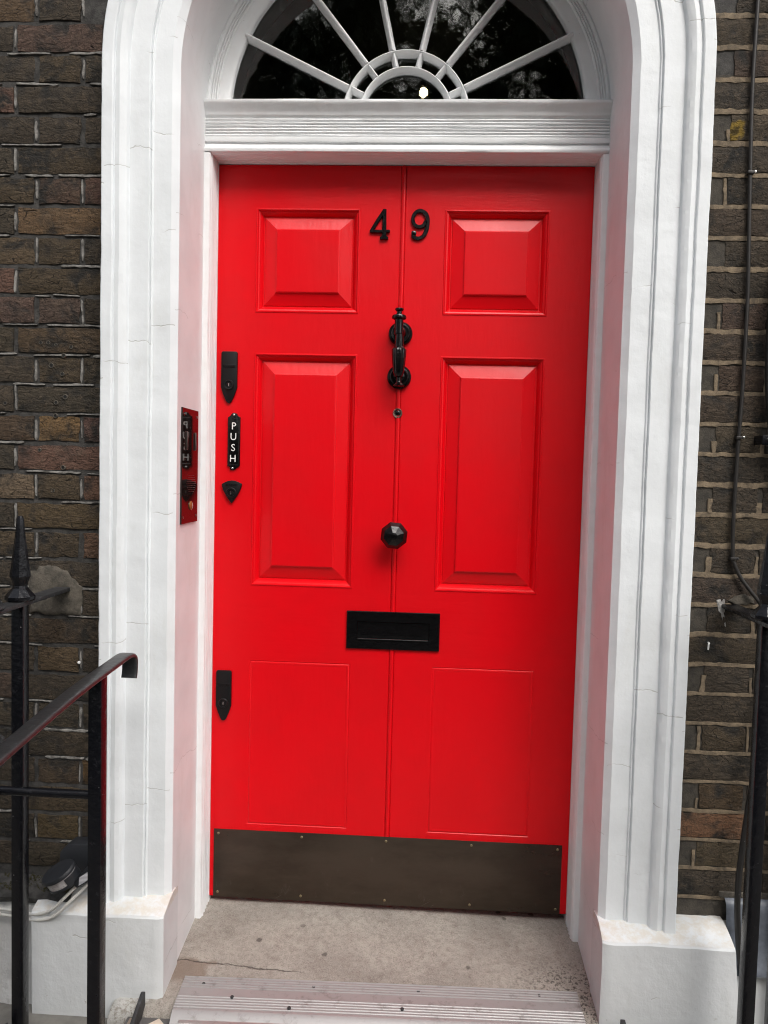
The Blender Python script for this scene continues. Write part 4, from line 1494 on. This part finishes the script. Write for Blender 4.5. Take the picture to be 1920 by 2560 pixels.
# ================================================================ RIBBED METAL TREAD STRIPS ON THE STEP
def tread(name, label, corners, z0, ridges, mat, thick=0.004, fall=0.010, nose=0.018):
    """corners: back-left, back-right, front-left, front-right (x, y)"""
    bl, br, fl, fr = [Vector((*c, 0)) for c in corners]
    sec = []          # (t from back to front, height)
    N = 150
    for i in range(N + 1):
        t = i / N
        h = 0.0
        for c in ridges:
            d = abs(t - c) / 0.010
            if d < 1: h = max(h, 0.0020 * math.sqrt(1 - d * d))
        if t > 0.80: h -= nose * ((t - 0.80) / 0.20) ** 1.4
        if t < 0.02: h -= 0.002
        sec.append((t, h))
    rows = []
    M_ = 16
    for k in range(M_ + 1):
        s = k / M_
        b, f = bl.lerp(br, s), fl.lerp(fr, s)
        row = []
        for t, h in sec:
            p = b.lerp(f, t)
            row.append((p.x, p.y, z0 - fall * t + h + 0.0015 * math.sin(PI * s)))
        for t, h in (sec[-1], sec[0]):
            p = b.lerp(f, t)
            row.append((p.x, p.y, z0 - fall * t + h - thick))
        rows.append(row)
    g = G().strip(rows, closed=True)
    g.add(rows[0], [tuple(range(len(rows[0])))])
    g.add(rows[-1], [tuple(range(len(rows[0])))])
    root = thing(name, label, 'tread strip', (0, (bl.y + fl.y) / 2, z0))
    mk('tread_plate', g, mat, root, smooth=35)
    return root


RID = [0.035, 0.095, 0.155, 0.215, 0.275, 0.500, 0.560, 0.620, 0.680, 0.740]
t1 = tread('tread_strip', 'ribbed aluminium tread strip screwed along the front of the doorstep', [(-0.5105, -0.0200), (0.5100, 0.0060), (-0.5060, -0.1640), (0.5120, -0.1400)], -0.0520, RID, M['alu'])
for x, y, c in ((-0.455, -0.046, 'screw'), (-0.17, -0.036, 'screw'), (-0.37, -0.088, 'screw'), (0.10, -0.030, 'screw'), (0.41, -0.018, 'screw'), (-0.22, -0.115, 'screw'), (0.06, -0.095, 'screw')):
    zt = -0.0520 - 0.010 * 0.3 + 0.0005
    screw_g = G().lathe([(0.0044, -0.002), (0.0044, 0.0018), (0.0032, 0.0028), (0.0010, 0.0022)], (x, y, zt), 'z', 14)
    mk('screw', screw_g, M['slate'], t1, smooth=40)
t2 = tread('tread_strip', 'second tarnished metal strip tucked under the ribbed tread strip', [(-0.486, -0.075), (0.50, -0.050), (-0.484, -0.1905), (0.50, -0.168)], -0.0690, [0.8], M['alu_dark'], 0.003, 0.004, 0.006)

# ================================================================ BLACK HANDRAIL, LEFT
hr = thing('handrail', 'black metal handrail with a curled end beside the left plinth', 'handrail', (-0.6, -0.36, -0.085))
rail_pts = [(-1.75, 0.70), (-1.30, 0.748), (-1.0, 0.782), (-0.77, 0.8065), (-0.66, 0.8180), (-0.53, 0.8310), (-0.44, 0.8375), (-0.36, 0.8415), (-0.30, 0.8440), (-0.255, 0.8462), (-0.225, 0.8470), (-0.202, 0.8440), (-0.188, 0.8360), (-0.182, 0.8240), (-0.182, 0.808), (-0.184, 0.792), (-0.188, 0.780)]
rail = spline([(-0.6, y, z) for y, z in rail_pts], 5)
cs = []
for a in np.linspace(0, 2 * PI, 20, endpoint=False):
    c, s = math.cos(a), math.sin(a)
    cs.append((0.0185 * math.copysign(abs(c) ** 0.45, c), 0.0058 * math.copysign(abs(s) ** 0.8, s)))
rows = []
for i, p in enumerate(rail):
    t = (rail[min(i + 1, len(rail) - 1)] - rail[max(i - 1, 0)]).normalized()
    nrm = Vector((0, -t.z, t.y))
    rows.append([tuple(p - nrm * 0.0058 + Vector((u, 0, 0)) + nrm * v) for u, v in cs])
g = G().strip(rows, closed=True)
g.add(rows[0], [tuple(range(20))])
g.add(rows[-1], [tuple(range(20))])
mk('rail', g, M['iron_rail'], hr, smooth=40)
mk('post', boxr(-0.6145, -0.5860, -0.3800, -0.3490, -0.16, 0.8320), M['iron'], hr, bevel=0.0018)
mk('crossbar', G().tube([(-0.6140, -0.3650, 0.5755), (-0.80, -0.3650, 0.5765), (-1.25, -0.3650, 0.5790)], 0.0095, 12), M['iron'], hr, smooth=60)
cl = mk('clamp_plate', G().prism([(-0.958, 0.595), (-0.845, 0.601), (-0.832, 0.612), (-0.832, 0.672), (-0.850, 0.684), (-0.90, 0.664), (-0.958, 0.632)][::-1], -0.318, -0.310), M['slate'], hr, bevel=0.0015)
mk('bolt', G().tube([(-0.912, -0.330, 0.610), (-0.852, -0.330, 0.607)], 0.006, 10).box(-0.918, -0.905, -0.340, -0.320, 0.600, 0.620), M['slate'], cl, smooth=40)
mk('post', boxr(-1.2645, -1.236, -0.380, -0.349, -0.16, 0.60), M['iron'], hr, bevel=0.0018)

# ================================================================ SPIKED RAILINGS EITHER SIDE
def spear(x, y, z0):
    g = G().lathe([(0.030, z0), (0.0325, z0 + 0.004), (0.0325, z0 + 0.011), (0.024, z0 + 0.022), (0.0165, z0 + 0.030), (0.0150, z0 + 0.036), (0.0165, z0 + 0.044), (0.0225, z0 + 0.057), (0.0205, z0 + 0.075), (0.0150, z0 + 0.120), (0.0098, z0 + 0.165), (0.0082, z0 + 0.190), (0.0050, z0 + 0.197)], (x, y, 0), 'z', 8, ph=PI / 8)
    return g


def railing(name, label, s, x, ys, zr, rail_w, group):
    root = thing(name, label, 'railing', (x, ys[0], -0.12), group)
    g = G()
    rows = []
    for k in range(12):
        t = k / 11
        y = 0.012 - 1.30 * t
        zz = zr + 0.0012 * noise.noise(Vector((k, s, 2)))
        w = rail_w / 2
        rows.append([(x - w, y, zz - 0.010), (x + w, y, zz - 0.010), (x + w, y, zz), (x - w, y, zz)])
    g.strip(rows, closed=True)
    g.add(rows[0], [(0, 1, 2, 3)])
    g.add(rows[-1], [(0, 1, 2, 3)])
    mk('top_rail', g, M['slate' if s < 0 else 'iron'], root, bevel=0.0015)
    for y in ys:
        b = mk('railing_bar', boxr(x - 0.0145, x + 0.0145, y - 0.0145, y + 0.0145, -0.14, zr - 0.008), M['iron'], root, bevel=0.003)
        mk('spear_head', spear(x, y, zr), M['iron'], b, smooth=20)
    return root


railing('railing', 'black spear-topped railing running out from the wall, left of the handrail', -1, -0.850, (-0.215, -0.345, -0.475), 0.9600, 0.040, 'spiked railings beside the doorway')
railing('railing', 'black spear-topped railing beside the hanging cable, right of the doorway', 1, 0.848, (-0.200, -0.330, -0.460), 0.9720, 0.042, 'spiked railings beside the doorway')


# low iron edge brackets at the foot of the plinths
def edge_bracket(label, x, y0, z0, y1, z1, zb, w=0.009):
    g = G()
    poly = [(y0, z0), (y0 - 0.006, z0 + 0.002), (y1, z1), (y1, zb), (y0, zb)]
    n = len(poly)
    vs = [(x - w / 2, y, z) for y, z in poly] + [(x + w / 2, y, z) for y, z in poly]
    g.add(vs, [tuple(range(n)), tuple(range(2 * n - 1, n - 1, -1))] + [(i, (i + 1) % n, (i + 1) % n + n, i + n) for i in range(n)])
    o = mk('edge_bracket', g, M['slate'], smooth=30, bevel=0.0015)
    return tag(o, label, 'bracket', 'iron edge brackets at the foot of the plinths')


edge_bracket('sloping black iron bracket at the foot of the left plinth, by the tread strip', -0.5885, -0.112, -0.036, -0.33, -0.118, -0.16, 0.010)
edge_bracket('stubby black iron bracket poking up at the foot of the right plinth', 0.5940, -0.118, -0.030, -0.24, -0.078, -0.16, 0.011)
o = mk('edge_bracket', G().prism([(-0.868, -0.040), (-0.858, -0.16), (-1.04, -0.16), (-0.985, -0.110), (-0.93, -0.075)][::-1], -0.250, -0.236), M['slate'], smooth=30, bevel=0.0015)
tag(o, 'broad dark triangular iron plate at the foot of the left railing', 'bracket', 'iron edge brackets at the foot of the plinths')

# ================================================================ MOTION SENSOR AND CABLES, LOWER LEFT
ms = thing('motion_sensor', 'anthracite motion sensor with a frosted lens, low on the left wall', 'motion sensor', (-0.80, -0.02, 0.25))
g = G()
g.prism([(-0.842, 0.225), (-0.708, 0.215), (-0.706, 0.290), (-0.760, 0.300), (-0.812, 0.298), (-0.838, 0.275)][::-1], -0.045, 0.0)
mk('back_box', g, M['plastic'], ms, bevel=0.006, smooth=40)
axis = Vector((-0.42, -0.30, 0.85)).normalized()
ux = (Vector((1, 0, 0.55)) - axis * Vector((1, 0, 0.55)).dot(axis)).normalized()
uy = axis.cross(ux)
C0 = Vector((-0.812, -0.098, 0.248))


def capsule(prof, a0=0.0, a1=2 * PI, n=36):
    rows = []
    full = abs(a1 - a0 - 2 * PI) < 1e-6
    for r, d in prof:
        row = []
        for i in range(n + (0 if full else 1)):
            a = a0 + (a1 - a0) * i / n
            row.append(tuple(C0 + ux * (r * 1.06 * math.cos(a)) + uy * (r * 0.86 * math.sin(a)) + axis * d))
        rows.append(row)
    g = G().strip(rows, closed=full)
    if full:
        g.add(rows[0], [tuple(range(n))])
        g.add(rows[-1], [tuple(range(n))])
    return g


mk('cap', capsule([(0.040, -0.001), (0.0425, 0.001), (0.0425, 0.006), (0.039, 0.010), (0.020, 0.0115)]), M['plastic'], ms, smooth=40)
mk('sensor_lens', capsule([(0.0385, -0.002), (0.0385, -0.022), (0.030, -0.023)]), M['lens'], ms, smooth=40)
mk('rim', capsule([(0.0385, -0.0225), (0.0405, -0.0235), (0.0405, -0.0295), (0.034, -0.033)]), M['plastic'], ms, smooth=40)
# side cheek hides the lens towards the arm
ca_ = math.atan2((Vector((1, 0, 0.3))).dot(uy), (Vector((1, 0, 0.3))).dot(ux))
mk('cheek', capsule([(0.0402, -0.003), (0.0412, -0.004), (0.0412, -0.024), (0.0402, -0.025)], ca_ - 1.0, ca_ + 1.5, 20), M['plastic'], ms, smooth=40)
arm = G().prism([(-0.772, 0.232), (-0.762, 0.218), (-0.716, 0.250), (-0.712, 0.290), (-0.724, 0.286)][::-1], -0.112, -0.050)
am = mk('arm', arm, M['plastic'], ms, bevel=0.004, smooth=40)
mk('sticker', G().add([(-0.7560, -0.1126, 0.2270), (-0.7180, -0.1126, 0.2535), (-0.7160, -0.1126, 0.2765), (-0.7540, -0.1126, 0.2490)], [(0, 1, 2, 3)]), M['sticker'], am, smooth=0, label='grey printed sticker')
mk('knuckle', G().lathe([(0.010, -0.012), (0.012, -0.008), (0.012, 0.010), (0.010, 0.014)], (-0.776, -0.085, 0.232), 'x', 16), M['plastic'], ms, smooth=40)

for dz, lab, dx in ((0.0, 'upper white cable curving from the motion sensor along the wall base', 0.0), (-0.0145, 'lower white cable curving from the motion sensor along the wall base', 0.009)):
    pts = [(-0.722 + dx, -0.055, 0.268 + dz), (-0.750 + dx, -0.085, 0.236 + dz), (-0.790 + dx, -0.104, 0.196 + dz), (-0.822 + dx, -0.106, 0.163 + dz), (-0.850 + dx, -0.100, 0.145 + dz), (-0.885, -0.094, 0.136 + dz), (-0.93, -0.086, 0.1355 + dz), (-1.0, -0.08, 0.1375 + dz), (-1.4, -0.08, 0.140 + dz)]
    c = mk('white_cable', G().tube(spline(pts, 6), 0.0043, 10), M['pvc'], smooth=60)
    tag(c, lab, 'cable', 'white cables at the left wall base')

# ================================================================ CABLES ON THE RIGHT WALL
cab = thing('wall_cable', 'thin dark cable clipped down the right brick wall to the railing', 'cable', (0.845, -0.01, 1.6))
pts = [(0.842, -0.010, 3.2), (0.8400, -0.010, 2.6), (0.8389, -0.010, 2.4167), (0.8360, -0.010, 2.22), (0.8402, -0.010, 2.0358), (0.8470, -0.010, 1.8144), (0.8495, -0.010, 1.7088), (0.8482, -0.010, 1.5114), (0.8442, -0.010, 1.3633), (0.8418, -0.010, 1.1966), (0.8445, -0.010, 1.0950), (0.8495, -0.011, 1.0730), (0.866, -0.013, 1.040), (0.890, -0.018, 1.007), (0.915, -0.02, 0.975), (0.94, -0.02, 0.93)]
mk('cable', G().tube(spline(pts, 6), 0.0047, 10), M['cable_brown'], cab, smooth=60)
for x, z, m_ in ((0.8405, 2.020, 'white_enamel'), (0.8445, 1.385, 'steel_light'), (0.8445, 1.0875, 'slate')):
    c = mk('cable_clip', G().box(x - 0.0078, x + 0.0085, -0.0178, -0.001, z - 0.004, z + 0.004), M['cable_brown'], cab, bevel=0.0018)
    mk('nail', G().lathe([(0.0026, -0.012), (0.0028, -0.0185), (0.001, -0.0195)], (x + 0.0098, 0, z + 0.001), 'y', 10), M[m_], c, smooth=40)

hose = thing('hose', 'thick black cable hanging behind the right railing', 'cable', (0.89, -0.04, 0.3))
pts = [(0.965, -0.03, 0.90), (0.945, -0.032, 0.78), (0.925, -0.036, 0.68), (0.9075, -0.040, 0.54), (0.8930, -0.044, 0.415), (0.8835, -0.046, 0.30), (0.8835, -0.048, 0.21), (0.8915, -0.05, 0.115), (0.904, -0.05, 0.04), (0.913, -0.045, -0.03), (0.918, -0.04, -0.14)]
mk('hose_sheath', G().tube(spline(pts, 7), 0.0072, 12), M['rubber'], hose, smooth=60)

wp = thing('wall_pipe', 'bulging black pipe with a saddle bracket at the right edge', 'pipe', (0.91, -0.03, 1.6))
pts = [(0.985, -0.028, 3.2), (0.980, -0.028, 2.5), (0.972, -0.028, 2.05), (0.955, -0.028, 1.92), (0.928, -0.028, 1.82), (0.9085, -0.028, 1.72), (0.9060, -0.028, 1.60), (0.9115, -0.028, 1.49), (0.9235, -0.028, 1.40), (0.948, -0.028, 1.31), (0.972, -0.028, 1.20), (0.985, -0.028, 1.02), (0.992, -0.028, 0.6), (0.995, -0.040, 0.20), (0.995, -0.060, -0.13)]
mk('pipe', G().tube(spline(pts, 6), 0.0155, 14), M['rubber'], wp, smooth=60)
sb = mk('saddle', G().box(0.8850, 0.9650, -0.049, -0.044, 1.367, 1.391).box(0.8850, 0.890, -0.046, -0.001, 1.368, 1.390), M['iron'], wp, bevel=0.0012)
screw(sb, 0.8975, -0.049, 1.3805, 0.0035, M['rubber'])

# small white nail in a joint on the left and paint spot on the right
o = mk('wall_nail', G().lathe([(0.0018, 0.004), (0.0018, -0.006), (0.0040, -0.0065), (0.0040, -0.008), (0.001, -0.0095)], (-0.8055, 0.0, 0.7640), 'y', 12), M['white_enamel'], smooth=40)
tag(o, 'tiny white nail head in a brick joint behind the handrail', 'nail')
o = mk('wall_hook', G().tube(spline([(0.7985, 0.004, 0.8735), (0.7985, -0.008, 0.8740), (0.7965, -0.011, 0.872), (0.7960, -0.011, 0.866), (0.7958, -0.010, 0.8575)], 5), 0.0021, 8), M['white_enamel'], smooth=60)
tag(o, 'small white hook on a dark brick below the right railing rail', 'hook')


# ================================================================ STREET TREES OPPOSITE (near crowns mirrored in the fanlight; far row and low greenery added to block sky)
def tree(label, x, y, zg, h, crown, nleaf, seed, leaf=0.13):
    r = random.Random(seed)
    root = thing('plane_tree', label, 'tree', (x, y, zg), 'trees across the street')
    cz = crown[2]
    g = G()
    g.tube(spline([(x, y, zg - 0.1), (x + 0.05, y, zg + 1.0), (x - 0.05, y + 0.05, zg + 2.6), (x + 0.1, y, cz - 0.3 * crown[5])], 6), [0.24 - 0.006 * i for i in range(19)], 10)
    ends = []
    for i in range(9):
        a = 2 * PI * i / 9 + r.uniform(-.3, .3)
        q = Vector((crown[0] + crown[3] * 0.75 * math.cos(a), crown[1] + crown[4] * 0.75 * math.sin(a), cz + crown[5] * r.uniform(-0.35, 0.6)))
        s = Vector((x, y, zg + r.uniform(2.4, 3.2)))
        mid = s.lerp(q, 0.5) + Vector((0, 0, 0.5))
        g.tube(spline([s, mid, q], 5), [0.10 - 0.008 * k for k in range(11)], 7)
        ends.append(q)
    mk('trunk', g, M['bark'], root, smooth=60)
    nr = np.random.default_rng(seed)
    # clumps of leaves through the crown's volume
    nc = 110
    cc = nr.normal(size=(nc, 3))
    cc /= np.linalg.norm(cc, axis=1)[:, None]
    cc *= (nr.uniform(0.15, 1.0, (nc, 1)) ** 0.45)
    cc = cc * np.array(crown[3:6]) + np.array(crown[:3])
    idx = nr.integers(0, nc, nleaf)
    pos = cc[idx] + nr.normal(size=(nleaf, 3)) * 0.27
    n = nr.normal(size=(nleaf, 3)) + np.array([0, 0, 0.8])
    n /= np.linalg.norm(n, axis=1)[:, None]
    t = np.cross(n, nr.normal(size=(nleaf, 3)))
    t /= np.linalg.norm(t, axis=1)[:, None]
    b = np.cross(n, t)
    s = (leaf * nr.uniform(0.6, 1.25, (nleaf, 1)))
    v = np.stack([pos - t * s * 0.5, pos - b * s * 0.42 + t * s * 0.05, pos + t * s * 0.6, pos + b * s * 0.42 + t * s * 0.05], 1).reshape(-1, 3)
    v -= np.array(root.location)
    me = bpy.data.meshes.new('crown')
    me.from_pydata(v.tolist(), [], np.arange(nleaf * 4).reshape(-1, 4).tolist())
    me.materials.append(M['leaf'])
    o = bpy.data.objects.new('crown', me)
    COL.objects.link(o)
    o.parent = root


tree('plane tree with a dense crown straight across from the door', -2.2, -9.6, -0.56, 9, (-2.0, -9.4, 7.4, 4.0, 2.4, 3.2), 44000, 1)
tree('plane tree with a thinner crown across the street to the right', 4.8, -10.5, -0.56, 9, (3.7, -10.2, 7.7, 3.0, 2.3, 3.1), 40000, 2)
tree('plane tree across the street far to the left', -9.0, -8.5, -0.56, 9, (-8.6, -8.2, 6.8, 3.8, 2.6, 3.4), 13000, 3, 0.14)
for i, (x, y, lab) in enumerate(((-16, -20, 'unseen broad dark tree far behind on the left, added to block low sky light'), (-6, -22, 'unseen broad dark tree far behind, left of centre, added to block low sky light'), (3.5, -21, 'unseen broad dark tree far behind the door axis, added to block low sky light'),
                                 (13, -22, 'unseen broad dark tree far behind on the right, added to block low sky light'))):
    tree(lab, x, y, -0.56, 13, (x, y, 5.6, 6.2, 3.2, 6.0), 9000, 10 + i, 0.34)  # far row is out of view, put in to cut low sky light
hb = G().box(-22, 22, -8.6, -7.6, -0.6, 1.35)  # out-of-view greenery added to darken street-level reflections and block low sky
nr = np.random.default_rng(5)
N = 16000
pos = np.stack([nr.uniform(-22, 22, N), nr.choice([-7.55, -7.75, -8.1], N) + nr.normal(size=N) * 0.07, nr.uniform(-0.5, 1.5, N)], 1)
dr = nr.normal(size=(N, 3)); dr /= np.linalg.norm(dr, axis=1)[:, None]
d2 = np.cross(dr, nr.normal(size=(N, 3))); d2 /= np.linalg.norm(d2, axis=1)[:, None]
hv = np.stack([pos - dr * 0.06, pos - d2 * 0.05, pos + dr * 0.06, pos + d2 * 0.05], 1).reshape(-1, 3)
hb.add(hv.tolist(), np.arange(N * 4).reshape(-1, 4).tolist())
tag(mk('unseen_hedge', hb, M['leaf'], smooth=0, loc=(0, -8, -0.5)), 'unseen long clipped greenery under the trees, added to darken low reflections', 'unseen_hedge')
